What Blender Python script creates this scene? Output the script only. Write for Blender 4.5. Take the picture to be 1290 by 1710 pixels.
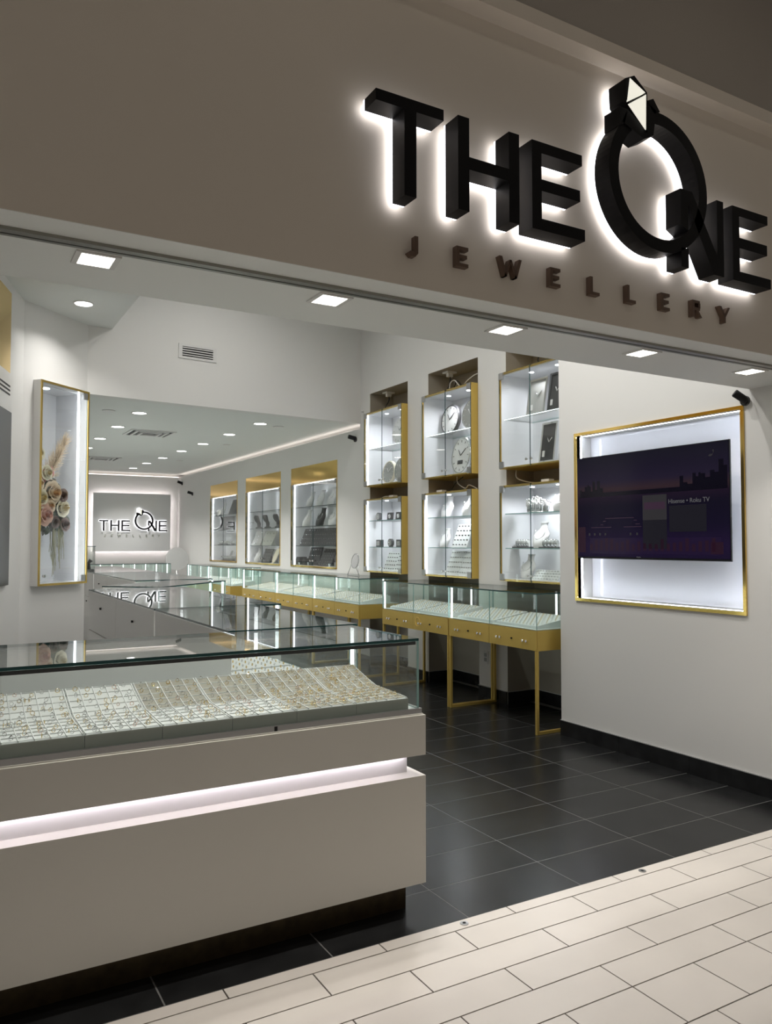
import bpy, math, random
from mathutils import Vector, Matrix

for o in list(bpy.data.objects):
    bpy.data.objects.remove(o, do_unlink=True)
S = bpy.context.scene
COL = S.collection
R = math.radians
rnd = random.Random(7)

# ------------------------------------------------------------------ camera, world, exposure
cd = bpy.data.cameras.new('camera')
cam = bpy.data.objects.new('camera', cd)
COL.objects.link(cam)
cd.sensor_fit = 'HORIZONTAL'
cd.sensor_width = 36.0
cd.lens = 36.0 * 1312 / 1290
cd.clip_start = 0.05
cam.location = (0, 0, 1.5)
cam.rotation_euler = (R(90) + math.atan(52 / 1312), 0, -R(29.85))
S.camera = cam

W = bpy.data.worlds.new('mall_ambient')
S.world = W
W.use_nodes = True
bg = W.node_tree.nodes['Background']
bg.inputs['Color'].default_value = (1.0, 0.94, 0.86, 1)
bg.inputs['Strength'].default_value = 0.225
S.view_settings.view_transform = 'Standard'
S.view_settings.look = 'None'
S.view_settings.gamma = 1.0
S.view_settings.use_curve_mapping = False
S.view_settings.exposure = 0.0
S.cycles.transparent_max_bounces = 32
S.cycles.max_bounces = 10
S.cycles.glossy_bounces = 6
S.cycles.sample_clamp_indirect = 4.0

# ------------------------------------------------------------------ materials
MATS = {}


def mat(name, col, rough=0.5, metal=0.0, emit=None, estr=0.0, bump=0.0, bscale=40.0, vary=0.0, vscale=3.0,
        coat=0.0, spec=0.5):
    m = bpy.data.materials.new(name)
    m.use_nodes = True
    nt = m.node_tree
    b = nt.nodes['Principled BSDF']
    b.inputs['Base Color'].default_value = (*col, 1)
    b.inputs['Roughness'].default_value = rough
    b.inputs['Metallic'].default_value = metal
    b.inputs['Coat Weight'].default_value = coat
    b.inputs['Specular IOR Level'].default_value = spec
    if emit:
        b.inputs['Emission Color'].default_value = (*emit, 1)
        b.inputs['Emission Strength'].default_value = estr
    if vary or bump:
        tc = nt.nodes.new('ShaderNodeTexCoord')
        geo = nt.nodes.new('ShaderNodeNewGeometry')
    if vary:
        n = nt.nodes.new('ShaderNodeTexNoise')
        n.inputs['Scale'].default_value = vscale
        n.inputs['Detail'].default_value = 6
        nt.links.new(geo.outputs['Position'], n.inputs['Vector'])
        r = nt.nodes.new('ShaderNodeValToRGB')
        r.color_ramp.elements[0].position = 0.3
        r.color_ramp.elements[1].position = 0.7
        r.color_ramp.elements[0].color = (*[max(0, c * (1 - vary)) for c in col], 1)
        r.color_ramp.elements[1].color = (*[min(1, c * (1 + vary)) for c in col], 1)
        nt.links.new(n.outputs['Fac'], r.inputs['Fac'])
        nt.links.new(r.outputs['Color'], b.inputs['Base Color'])
    if bump:
        n2 = nt.nodes.new('ShaderNodeTexNoise')
        n2.inputs['Scale'].default_value = bscale
        n2.inputs['Detail'].default_value = 4
        nt.links.new(geo.outputs['Position'], n2.inputs['Vector'])
        bp = nt.nodes.new('ShaderNodeBump')
        bp.inputs['Strength'].default_value = bump
        bp.inputs['Distance'].default_value = 0.01
        nt.links.new(n2.outputs['Fac'], bp.inputs['Height'])
        nt.links.new(bp.outputs['Normal'], b.inputs['Normal'])
    MATS[name] = m
    return m


def glass_mat(name, tint, rough=0.0, base=0.045):
    """thin clear pane: see-through with angle dependent mirror reflection, same from both sides"""
    m = bpy.data.materials.new(name)
    m.use_nodes = True
    nt = m.node_tree
    nt.nodes.clear()
    L = nt.links.new
    geo = nt.nodes.new('ShaderNodeNewGeometry')
    dot = nt.nodes.new('ShaderNodeVectorMath')
    dot.operation = 'DOT_PRODUCT'
    L(geo.outputs['Normal'], dot.inputs[0])
    L(geo.outputs['Incoming'], dot.inputs[1])

    def mth(op, a, b=None):
        n = nt.nodes.new('ShaderNodeMath')
        n.operation = op
        n.use_clamp = op in ('SUBTRACT', 'ADD')
        for i, v in enumerate((a, b)):
            if v is None:
                continue
            if isinstance(v, (int, float)):
                n.inputs[i].default_value = v
            else:
                L(v, n.inputs[i])
        return n.outputs[0]
    c = mth('ABSOLUTE', dot.outputs['Value'])
    om = mth('SUBTRACT', 1.0, c)
    p5 = mth('POWER', om, 5.0)
    f = mth('ADD', mth('MULTIPLY', p5, 1 - base), base)
    tr = nt.nodes.new('ShaderNodeBsdfTransparent')
    tr.inputs['Color'].default_value = (*tint, 1)
    gl = nt.nodes.new('ShaderNodeBsdfGlossy')
    gl.inputs['Roughness'].default_value = rough
    mx = nt.nodes.new('ShaderNodeMixShader')
    L(f, mx.inputs['Fac'])
    L(tr.outputs[0], mx.inputs[1])
    L(gl.outputs[0], mx.inputs[2])
    out = nt.nodes.new('ShaderNodeOutputMaterial')
    L(mx.outputs[0], out.inputs['Surface'])
    MATS[name] = m
    return m


mat('paint', (0.76, 0.752, 0.732), 0.55, bump=0.04, bscale=300)
mat('fascia_paint', (0.78, 0.71, 0.615), 0.6, bump=0.05, bscale=250)
mat('ceiling_paint', (0.76, 0.775, 0.755), 0.6)
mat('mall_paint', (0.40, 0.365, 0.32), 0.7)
mat('lacquer', (0.78, 0.765, 0.745), 0.28)
mat('counter_lacquer', (0.62, 0.60, 0.545), 0.3)
mat('soffit_paint', (0.87, 0.875, 0.85), 0.55)
mat('white_gloss', (0.80, 0.80, 0.82), 0.12)
mat('panel_grey', (0.74, 0.74, 0.74), 0.12)
mat('kick_bronze', (0.055, 0.038, 0.018), 0.3, 0.5, vary=0.3, vscale=20)
mat('dark_tile', (0.015, 0.0155, 0.016), 0.26, spec=0.22, bump=0.03, bscale=18, vary=0.35, vscale=9)
mat('dark_grout', (0.14, 0.14, 0.135), 0.8)
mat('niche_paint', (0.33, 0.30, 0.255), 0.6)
mat('mall_tile', (0.70, 0.655, 0.605), 0.33, vary=0.05, vscale=2.5, bump=0.02, bscale=12)
mat('mall_grout', (0.06, 0.05, 0.045), 0.9)
mat('gold_mirror', (0.80, 0.56, 0.17), 0.10, 1.0)
mat('gold', (0.62, 0.44, 0.14), 0.30, 1.0)
mat('gold_satin', (0.64, 0.455, 0.115), 0.40, 0.55)
mat('gold_bright', (0.95, 0.68, 0.22), 0.15, 1.0)
mat('rose_gold', (0.90, 0.52, 0.36), 0.18, 1.0)
mat('silver', (0.82, 0.82, 0.82), 0.15, 1.0)
mat('steel', (0.50, 0.50, 0.50), 0.3, 1.0)
mat('track', (0.30, 0.29, 0.26), 0.4, 0.8)
mat('black', (0.005, 0.005, 0.006), 0.4, spec=0.3)
mat('sign_black', (0.004, 0.004, 0.005), 0.5, spec=0.18)
mat('dark_plastic', (0.02, 0.02, 0.022), 0.35)
mat('grey_plastic', (0.35, 0.35, 0.35), 0.5)
mat('white_plastic', (0.72, 0.71, 0.70), 0.4)
mat('tray_white', (0.78, 0.80, 0.79), 0.5)
mat('tray_grey', (0.42, 0.43, 0.38), 0.6)
mat('pad_beige', (0.36, 0.345, 0.29), 0.8)
mat('pad_white', (0.72, 0.74, 0.73), 0.7)
mat('bust_white', (0.78, 0.77, 0.76), 0.45)
mat('bust_black', (0.012, 0.012, 0.014), 0.6)
mat('velvet_grey', (0.05, 0.05, 0.053), 0.8)
mat('letter_bronze', (0.17, 0.115, 0.085), 0.4, 0.45)
mat('lattice_grey', (0.35, 0.35, 0.33), 0.5)
mat('clock_face', (0.72, 0.72, 0.71), 0.35)
mat('clock_dark', (0.035, 0.033, 0.035), 0.3)
mat('petal_cream', (0.80, 0.66, 0.50), 0.6)
mat('petal_blush', (0.78, 0.50, 0.40), 0.6)
mat('petal_white', (0.80, 0.74, 0.58), 0.6)
mat('leaf_green', (0.06, 0.075, 0.042), 0.5)
mat('leaf_grey', (0.11, 0.10, 0.08), 0.6)
mat('plume', (0.72, 0.56, 0.38), 0.8)
mat('pink_leaf', (0.55, 0.22, 0.20), 0.6)
mat('vine', (0.52, 0.50, 0.34), 0.7)
mat('screen_dark', (0.004, 0.004, 0.008), 0.07)
mat('poster_lilac', (0.50, 0.45, 0.55), 0.4)
mat('cable_white', (0.55, 0.53, 0.5), 0.5)
mat('led', (1, 1, 1), 0.5, emit=(0.90, 0.93, 1.0), estr=7.0)
mat('led_soft', (1, 1, 1), 0.5, emit=(0.93, 0.96, 1.0), estr=2.2)
mat('led_post', (1, 1, 1), 0.5, emit=(0.95, 0.98, 1.0), estr=4.0)
mat('led_cove', (1, 1, 1), 0.5, emit=(1.0, 0.88, 0.82), estr=2.4)
mat('led_niche', (1, 1, 1), 0.5, emit=(0.80, 0.87, 1.0), estr=22.0)
mat('led_pink', (1, 1, 1), 0.5, emit=(0.94, 0.87, 1.0), estr=15.0)
mat('halo', (1, 1, 1), 0.5, emit=(0.93, 0.93, 1.0), estr=3.2)
mat('halo_rear', (1, 1, 1), 0.5, emit=(0.97, 0.97, 1.0), estr=4.0)
mat('halo_panel', (1, 1, 1), 0.5, emit=(1.0, 0.91, 0.91), estr=16.0)
mat('gem_lit', (0.8, 0.8, 0.7), 0.4, emit=(1.0, 0.97, 0.84), estr=0.75)
mat('gem_lit_soft', (0.8, 0.8, 0.7), 0.4, emit=(1.0, 0.97, 0.84), estr=0.55)
mat('lamp_warm', (1, 1, 1), 0.5, emit=(1.0, 0.93, 0.82), estr=8.0)
mat('lamp_white', (1, 1, 1), 0.5, emit=(1.0, 0.98, 0.94), estr=8.0)
glass_mat('glass', (0.975, 0.99, 0.983))
glass_mat('glass_green', (0.93, 0.972, 0.958), base=0.045)
glass_mat('glass_clear', (0.965, 0.982, 0.978), base=0.04)
mat('glass_edge', (0.015, 0.06, 0.06), 0.12)
mat('glass_edge_light', (0.25, 0.42, 0.40), 0.15)
mat('marble_vein', (0.5, 0.5, 0.48), 0.4)


def screen_mat():
    """television picture: night skyline sky, purple to black, with a dull orange horizon"""
    m = bpy.data.materials.new('screen_picture')
    m.use_nodes = True
    nt = m.node_tree
    b = nt.nodes['Principled BSDF']
    b.inputs['Base Color'].default_value = (0.004, 0.004, 0.008, 1)
    b.inputs['Roughness'].default_value = 0.1
    b.inputs['Specular IOR Level'].default_value = 0.12
    tc = nt.nodes.new('ShaderNodeTexCoord')
    sx = nt.nodes.new('ShaderNodeSeparateXYZ')
    nt.links.new(tc.outputs['Generated'], sx.inputs[0])
    r = nt.nodes.new('ShaderNodeValToRGB')
    e = r.color_ramp.elements
    e[0].position = 0.0
    e[0].color = (0.022, 0.012, 0.050, 1)
    e[1].position = 1.0
    e[1].color = (0.010, 0.009, 0.020, 1)
    for p, c in ((0.12, (0.030, 0.014, 0.062)), (0.3, (0.014, 0.009, 0.032)), (0.5, (0.012, 0.009, 0.024)),
                 (0.60, (0.03, 0.015, 0.035)), (0.66, (0.075, 0.040, 0.045)), (0.74, (0.034, 0.024, 0.055))):
        k = e.new(p)
        k.color = (*c, 1)
    nt.links.new(sx.outputs['Z'], r.inputs['Fac'])
    nt.links.new(r.outputs['Color'], b.inputs['Emission Color'])
    b.inputs['Emission Strength'].default_value = 0.36
    MATS['screen_picture'] = m


screen_mat()
for nm, c in (('scr_dark', (0.006, 0.004, 0.014)), ('scr_violet', (0.035, 0.016, 0.075)), ('scr_mauve', (0.12, 0.06, 0.11)),
              ('scr_grey', (0.085, 0.08, 0.085)), ('scr_card', (0.032, 0.030, 0.042)), ('scr_text', (0.32, 0.32, 0.33)),
              ('scr_red', (0.06, 0.02, 0.045))):
    mat(nm, (0.004, 0.004, 0.006), 0.12, emit=c, estr=0.30, spec=0.25)

# ------------------------------------------------------------------ builders
ORG = {}


class MB:
    def __init__(s):
        s.v = []
        s.f = []
        s.m = []
        s.sm = []

    def add(s, vs, fs, m=0, smooth=False):
        o = len(s.v)
        s.v += [tuple(p) for p in vs]
        for f in fs:
            s.f.append(tuple(i + o for i in f))
            s.m.append(m)
            s.sm.append(smooth)
        return s

    def box(s, x0, x1, y0, y1, z0, z1, m=0, rot=0, piv=None):
        vs = [(x, y, z) for z in (z0, z1) for y in (y0, y1) for x in (x0, x1)]
        if rot:
            px, py = piv
            c, d = math.cos(rot), math.sin(rot)
            vs = [(px + (x - px) * c - (y - py) * d, py + (x - px) * d + (y - py) * c, z) for x, y, z in vs]
        return s.add(vs, [(0, 2, 3, 1), (4, 5, 7, 6), (0, 1, 5, 4), (2, 6, 7, 3), (0, 4, 6, 2), (1, 3, 7, 5)], m)

    def pane(s, x0, x1, y0, y1, z0, z1, face=0, edge=1):
        """box whose two largest faces are 'face' and whose rims are 'edge'"""
        d = (x1 - x0, y1 - y0, z1 - z0)
        ax = d.index(min(d))
        vs = [(x, y, z) for z in (z0, z1) for y in (y0, y1) for x in (x0, x1)]
        fs = [(0, 2, 3, 1), (4, 5, 7, 6), (0, 1, 5, 4), (2, 6, 7, 3), (0, 4, 6, 2), (1, 3, 7, 5)]
        axs = (2, 2, 1, 1, 0, 0)
        for f, a in zip(fs, axs):
            s.add([], [], 0)
        o = len(s.v)
        s.v += vs
        for f, a in zip(fs, axs):
            s.f.append(tuple(i + o for i in f))
            s.m.append(face if a == ax else edge)
            s.sm.append(False)
        return s

    def prism(s, poly, a0, a1, axis='y', m=0, medge=None):
        """polygon in the two other axes, extruded along axis"""
        n = len(poly)

        def P(p, a):
            return {'y': (p[0], a, p[1]), 'x': (a, p[0], p[1]), 'z': (p[0], p[1], a)}[axis]
        vs = [P(p, a0) for p in poly] + [P(p, a1) for p in poly]
        s.add(vs, [tuple(range(n))[::-1], tuple(range(n, 2 * n))], m)
        o = len(s.v) - 2 * n
        for i in range(n):
            j = (i + 1) % n
            s.f.append((o + i, o + j, o + n + j, o + n + i))
            s.m.append(m if medge is None else medge)
            s.sm.append(False)
        return s

    def tube(s, pts, r, n=8, m=0, caps=True, smooth=True):
        pts = [Vector(p) for p in pts]
        rs = r if isinstance(r, (list, tuple)) else [r] * len(pts)
        vs = []
        up = None
        for i, p in enumerate(pts):
            t = (pts[min(i + 1, len(pts) - 1)] - pts[max(i - 1, 0)])
            t.normalize()
            if up is None:
                up = Vector((0, 0, 1)) if abs(t.z) < 0.9 else Vector((1, 0, 0))
            a = t.cross(up).normalized()
            b = a.cross(t).normalized()
            up = b
            for k in range(n):
                q = 2 * math.pi * k / n
                vs.append(p + a * (rs[i] * math.cos(q)) + b * (rs[i] * math.sin(q)))
        fs = []
        for i in range(len(pts) - 1):
            for k in range(n):
                k2 = (k + 1) % n
                fs.append((i * n + k, i * n + k2, (i + 1) * n + k2, (i + 1) * n + k))
        s.add(vs, fs, m, smooth)
        if caps:
            o = len(s.v) - len(vs)
            s.f += [tuple(o + k for k in range(n))[::-1], tuple(o + (len(pts) - 1) * n + k for k in range(n))]
            s.m += [m, m]
            s.sm += [False, False]
        return s

    def loft(s, rings, m=0, smooth=True, caps=True):
        n = len(rings[0])
        vs = [p for r in rings for p in r]
        fs = []
        for i in range(len(rings) - 1):
            for k in range(n):
                k2 = (k + 1) % n
                fs.append((i * n + k, i * n + k2, (i + 1) * n + k2, (i + 1) * n + k))
        s.add(vs, fs, m, smooth)
        if caps:
            o = len(s.v) - len(vs)
            s.f += [tuple(o + k for k in range(n))[::-1], tuple(o + (len(rings) - 1) * n + k for k in range(n))]
            s.m += [m, m]
            s.sm += [False, False]
        return s

    def disc(s, c, r, h, axis='z', n=24, m=0):
        c = Vector(c)
        d = {'x': Vector((1, 0, 0)), 'y': Vector((0, 1, 0)), 'z': Vector((0, 0, 1))}[axis]
        return s.tube([c, c + d * h], r, n, m, smooth=False)

    def torus(s, c, R_, r, axis='y', n=16, k=6, m=0):
        vs = []
        for i in range(n):
            a = 2 * math.pi * i / n
            for j in range(k):
                b = 2 * math.pi * j / k
                u = (R_ + r * math.cos(b)) * math.cos(a)
                w = (R_ + r * math.cos(b)) * math.sin(a)
                h = r * math.sin(b)
                q = {'y': (u, h, w), 'x': (h, u, w), 'z': (u, w, h)}[axis]
                vs.append((c[0] + q[0], c[1] + q[1], c[2] + q[2]))
        fs = []
        for i in range(n):
            for j in range(k):
                fs.append((i * k + j, ((i + 1) % n) * k + j, ((i + 1) % n) * k + (j + 1) % k, i * k + (j + 1) % k))
        return s.add(vs, fs, m, True)

    def annulus(s, c, Ro, Ri, a0, a1, axis='y', n=48, m=0):
        """flat ring extruded along axis from a0 to a1, centre c in the other two axes"""
        def P(u, w, a):
            return {'y': (u, a, w), 'x': (a, u, w), 'z': (u, w, a)}[axis]
        vs = []
        for i in range(n):
            t = 2 * math.pi * i / n
            for rr, aa in ((Ro, a0), (Ro, a1), (Ri, a1), (Ri, a0)):
                vs.append(P(c[0] + rr * math.cos(t), c[1] + rr * math.sin(t), aa))
        fs = []
        for i in range(n):
            j = (i + 1) % n
            for q in range(4):
                q2 = (q + 1) % 4
                fs.append((i * 4 + q, j * 4 + q, j * 4 + q2, i * 4 + q2))
        return s.add(vs, fs, m)

    def build(s, name, mats, parent=None, label=None):
        if isinstance(mats, str):
            mats = [mats]
        org = ORG.get(parent.name, (0, 0, 0)) if parent else (0, 0, 0)
        me = bpy.data.meshes.new(name)
        me.from_pydata([(x - org[0], y - org[1], z - org[2]) for x, y, z in s.v], [], s.f)
        for m in mats:
            me.materials.append(MATS[m])
        me.polygons.foreach_set('material_index', s.m)
        me.polygons.foreach_set('use_smooth', s.sm)
        me.update()
        o = bpy.data.objects.new(name, me)
        COL.objects.link(o)
        if parent:
            o.parent = parent
            ORG[o.name] = org
        if label:
            o['label'] = label
        return o


def tag(o, label, cat, group=None, kind=None):
    o['label'] = label
    o['category'] = cat
    if group:
        o['group'] = group
    if kind:
        o['kind'] = kind
    return o


def thing(name, label, cat, loc=(0, 0, 0), rz=0, group=None, kind=None):
    o = bpy.data.objects.new(name, None)
    COL.objects.link(o)
    o.empty_display_size = 0.05
    o.location = loc
    o.rotation_euler = (0, 0, rz)
    ORG[o.name] = (0, 0, 0) if rz else tuple(loc)
    tag(o, label, cat, group, kind)
    return o


def struct(name, mb, m, label=None, cat='wall'):
    o = mb.build(name, m)
    o['kind'] = 'structure'
    o['category'] = cat
    if label:
        o['label'] = label
    return o


def copy_tree(o, parent=None):
    c = o.copy()
    COL.objects.link(c)
    c.parent = parent
    ORG[c.name] = ORG.get(o.name, (0, 0, 0))
    for ch in list(o.children):
        copy_tree(ch, c)
    return c


def dup(o, loc, rz=None, label=None, group=None, scale=None):
    c = copy_tree(o)
    c.location = loc
    if rz is not None:
        c.rotation_euler = (0, 0, rz)
    if label:
        c['label'] = label
    if group:
        c['group'] = group
    if scale:
        c.scale = (scale,) * 3
    return c


def lamp(parent, loc, energy, size=0.1, col=(1, 0.95, 0.88), spread=140):
    ld = bpy.data.lights.new('lamp', 'AREA')
    ld.shape = 'DISK'
    ld.size = size
    ld.energy = energy
    ld.color = col
    ld.spread = R(spread)
    o = bpy.data.objects.new('lamp', ld)
    COL.objects.link(o)
    o.parent = parent
    org = ORG.get(parent.name, (0, 0, 0))
    o.location = [loc[i] - org[i] for i in range(3)]
    return o


# ------------------------------------------------------------------ key sizes (metres)
YF = 2.42          # face of the shop fascia
ZS = 2.44          # soffit over the opening
XT = 4.30          # television wall
XW = 4.66          # right wall with the display niches
YB = 17.4          # rear wall
ZC = 3.02          # rear ceiling

# ------------------------------------------------------------------ floors
fl = MB().box(-3.0, 5.2, 2.622, 17.7, -0.12, -0.0008).build('floor_store', 'dark_grout')
fl['kind'] = 'structure'
fl['label'] = 'dark grey slate-look tiled shop floor'
fl['category'] = 'floor'
TX, TY, G = 0.605, 0.3075, 0.006
dark_me = MB().box(G / 2, TX - G / 2, G / 2, TY - G / 2, -0.01, 0.0).build('tile', 'dark_tile', fl)
me_tile = dark_me.data
first = True
stuff = MB()
for i in range(-5, 8):
    for j in range(0, 49):
        x, y = 0.072 + TX * i, 2.625 - 0.0215 + TY * j
        if j == 0:
            continue
        if -1 <= i <= 6 and j <= 17:
            if first:
                o = dark_me
                first = False
            else:
                o = bpy.data.objects.new('tile', me_tile)
                COL.objects.link(o)
                o.parent = fl
            o.location = (x, y, 0)
        elif y < 17.3:
            stuff.box(x + G / 2, x + TX - G / 2, y + G / 2, y + TY - G / 2, -0.01, 0.0)
# front row is cut at the threshold
fr = MB()
cut = MB().box(G / 2, TX - G / 2, 2.6235, 2.625 - 0.0215 + TY - G / 2, -0.01, 0.0).build('tile', 'dark_tile', fl)
cut.location = (0.072 - TX, 0, 0)
for i in range(-4, 8):
    if i == -1:
        continue
    o = bpy.data.objects.new('tile', cut.data)
    COL.objects.link(o)
    o.parent = fl
    o.location = (0.072 + TX * i, 0, 0)
so = stuff.build('tile_field', 'dark_tile', fl)
so['kind'] = 'stuff'

fm = MB().box(-7, 9, -8, 2.62, -0.12, -0.004).build('floor_mall', 'mall_grout')
fm['kind'] = 'structure'
fm['label'] = 'beige rectangular tiled mall walkway floor'
fm['category'] = 'floor'
rows = [(2.558, 2.620, 0.603, 2.076), (2.405, 2.555, 0.603, 2.378), (2.253, 2.402, 0.603, 2.079),
        (2.098, 2.250, 0.603, 2.377), (1.946, 2.095, 0.603, 2.079)]
y = 1.943
k = 0
while y > 0.2:
    rows.append((y - 0.2255, y, 0.305, 2.0785 if k % 2 == 0 else 2.211))
    y -= 0.2285
    k += 1
for (y0, y1, w, x0) in rows:
    n0 = int((x0 + 1.4) / w)
    me = None
    for k in range(-n0, int((5.8 - x0) / w)):
        if me is None:
            o = MB().box(0.0028, w - 0.0028, y0 + .0012, y1 - .0012, -0.01, 0.0).build('tile', 'mall_tile', fm)
            me = o.data
        else:
            o = bpy.data.objects.new('tile', me)
            COL.objects.link(o)
            o.parent = fm
        o.location = (x0 + w * k, 0, 0)
mf = MB()
yy = 0.15
while yy > -7.8:
    x = -6.5
    while x < 8.5:
        mf.box(x, x + 0.601, yy - 0.3, yy, -0.01, 0)
        x += 0.605
    yy -= 0.304
o = mf.build('tile_field', 'mall_tile', fm)
o['kind'] = 'stuff'
for i, (x, y_) in enumerate(((1.842, 2.589), (2.839, 2.589))):
    b = MB().annulus((x, y_), 0.017, 0.007, 0, 0.003, 'z', 20).disc((x, y_, -0.002), 0.0075, 0.003, m=1, n=12)
    t = b.build('floor_bolt', ['steel', 'black'])
    tag(t, ('round steel floor bolt socket in the threshold strip, beside the white counter',
            'round steel floor bolt socket in the threshold strip, below the television wall')[i], 'floor bolt')

# ------------------------------------------------------------------ shell: fascia, soffit, mall ceiling
struct('wall_fascia', MB().box(-4, 8, YF, 2.60, ZS, 3.557), 'fascia_paint', 'taupe painted fascia wall above the shop opening')
struct('ceiling_soffit', MB().box(-4, XT, 2.60, 3.03, ZS, 3.557).box(-4, XT, YF + 0.001, 2.60, ZS - 0.0015, ZS), 'soffit_paint',
       'white soffit over the shop entrance', 'ceiling')
struct('trim_1', MB().box(-4, 8, 2.34, 2.60, 3.557, 3.62), 'fascia_paint', 'pale ledge along the top of the fascia', 'trim')
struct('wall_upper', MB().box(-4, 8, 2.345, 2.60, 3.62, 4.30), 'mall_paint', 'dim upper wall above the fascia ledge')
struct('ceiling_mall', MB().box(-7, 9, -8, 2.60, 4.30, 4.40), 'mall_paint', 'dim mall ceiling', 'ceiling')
t = thing('door_track', 'grey metal sliding door track set into the soffit', 'door track', (0.1, 2.58, ZS))
MB().box(0.10, XT, 2.545, 2.575, ZS - 0.012, ZS).build('rail', 'track', t)
MB().box(0.10, XT, 2.583, 2.600, ZS - 0.012, ZS).build('rail', 'track', t)
MB().box(0.10, XT, 2.575, 2.583, ZS - 0.004, ZS).build('groove', 'black', t)

# recessed square soffit lights
for i, x in enumerate((0.444, 1.302, 2.161, 3.010, 3.847)):
    lab = ('above the leftmost end of the counter', 'between the air vent and the letter J', 'above the clock cabinets',
           'below the second letter L of the fascia', 'beside the camera at the television wall')[i]
    t = thing('recessed_light', 'lit square recessed soffit light ' + lab, 'ceiling light', (x, 2.705, ZS), group='square soffit lights')
    MB().box(x - .07, x + .07, 2.64, 2.652, ZS - .006, ZS).box(x - .07, x + .07, 2.762, 2.77, ZS - .006, ZS)\
        .box(x - .07, x - .052, 2.652, 2.762, ZS - .006, ZS).box(x + .052, x + .07, 2.652, 2.762, ZS - .006, ZS).build('frame', 'paint', t)
    MB().box(x - .052, x + .052, 2.652, 2.762, ZS - .003, ZS - .001).build('lens', 'lamp_warm', t)
    lamp(t, (x, 2.705, ZS - 0.02), 2.9, 0.09, (1, 0.94, 0.87), 90)

# ------------------------------------------------------------------ shell: right side
NZ0, NZ1 = 1.08, 2.325      # television recess
NY0, NY1 = 3.09, 4.52
tvw = MB()
tvw.box(XT, 8, YF, NY0, 0, ZS).box(XT, 8, NY1, 4.72, 0, ZS).box(XT, 8, NY0, NY1, 0, NZ0).box(XT, 8, NY0, NY1, NZ1, ZS)
tvw.box(4.46, 8, NY0, NY1, NZ0, NZ1)
tvw.box(XT, 8, 2.60, 4.72, ZS, 4.6)
struct('wall_television', tvw, 'paint', 'white side wall carrying the television recess')
rw = MB()
NI = [(4.95, 5.84), (6.28, 7.19), (7.62, 8.52)]
prev = 4.72
for a, b in NI:
    rw.box(XW, 5.10, prev, a, 0, 4.6)
    rw.box(XW, 5.10, a, b, 3.355, 4.6)
    prev = b
FN = [(9.43, 11.0), (11.42, 13.0), (13.44, 15.02)]
rw.box(XW, 5.10, prev, 8.78, 0, 4.6)
rw.box(XW, 5.10, 8.78, FN[0][0], 0, 2.955)
for i, (a, b) in enumerate(FN):
    rw.box(XW, 5.10, a, b, 0, 1.15).box(XW, 5.10, a, b, 2.62, 2.955)
    e = FN[i + 1][0] if i < 2 else YB + 0.2
    rw.box(XW, 5.10, b, e, 0, 2.955)
rw.box(5.00, 5.10, 4.72, 8.78, 0, 4.6)
rw.box(4.98, 5.10, 8.78, YB + 0.2, 1.0, 3.2)
rw.box(4.82, 4.9, 8.78, YB + 0.2, 2.955, 3.10)
struct('wall_right', rw, 'paint', 'white right wall with tall display niches')
struct('trim_2', MB().box(4.70, 4.73, 8.80, YB, 2.958, 2.968), 'led_cove', 'glowing cove light strip along the top of the right wall', 'trim')

for q, (a, b) in enumerate(NI):
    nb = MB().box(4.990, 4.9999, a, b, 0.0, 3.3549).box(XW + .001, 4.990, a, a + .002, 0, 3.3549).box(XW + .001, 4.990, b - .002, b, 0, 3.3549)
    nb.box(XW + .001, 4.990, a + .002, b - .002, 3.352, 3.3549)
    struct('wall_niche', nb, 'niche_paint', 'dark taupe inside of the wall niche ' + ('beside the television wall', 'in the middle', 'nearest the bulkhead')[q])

# baseboards of dark tile
def base_run(name, label, segs):
    t = thing(name, label, 'baseboard', segs[0][0] + (0,), kind='structure')
    for (p, q, th) in segs:
        (x0, y0), (x1, y1) = p, q
        L = math.hypot(x1 - x0, y1 - y0)
        ux, uy = (x1 - x0) / L, (y1 - y0) / L
        nx, ny = -uy, ux
        s = 0
        while s < L - 0.01:
            e = min(L, s + 0.608)
            a, b = s + 0.0015, e - 0.0015
            poly = [(x0 + ux * a, y0 + uy * a), (x0 + ux * b, y0 + uy * b),
                    (x0 + ux * b + nx * th, y0 + uy * b + ny * th), (x0 + ux * a + nx * th, y0 + uy * a + ny * th)]
            MB().prism(poly, 0.0, 0.112, 'z').build('tile', 'dark_tile', t)
            s = e
        MB().prism([(x0, y0), (x1, y1), (x1 + nx * th * .9, y1 + ny * th * .9), (x0 + nx * th * .9, y0 + ny * th * .9)],
                   0.112, 0.117, 'z').build('cap_strip', 'grey_plastic', t)
    return t


base_run('baseboard_television', 'black tile baseboard under the television wall',
         [((XT - .001, 4.72), (XT - .001, 2.43), -0.012)])
segs = []
prev = 4.72
for a, b in NI:
    if a > 4.96:
        segs.append(((XW - .001, a), (XW - .001, prev), -0.012))
    segs.append(((4.989, b - .014), (4.989, a + .002), -0.012))
    segs.append(((XW, b - .003), (4.989, b - .003), -0.012))
    prev = b
segs.append(((XW - .001, 17.3), (XW - .001, prev), -0.012))
base_run('baseboard_right', 'black tile baseboard along the niche wall', segs)

# ------------------------------------------------------------------ shell: bulkhead, left side, rear
def wall_prism(name, a, b, th, z0, z1, m, label, cat='wall'):
    (x0, y0), (x1, y1) = a, b
    L = math.hypot(x1 - x0, y1 - y0)
    nx, ny = -(y1 - y0) / L * th, (x1 - x0) / L * th
    return struct(name, MB().prism([(x0, y0), (x1, y1), (x1 + nx, y1 + ny), (x0 + nx, y0 + ny)], z0, z1, 'z'), m, label, cat)


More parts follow.
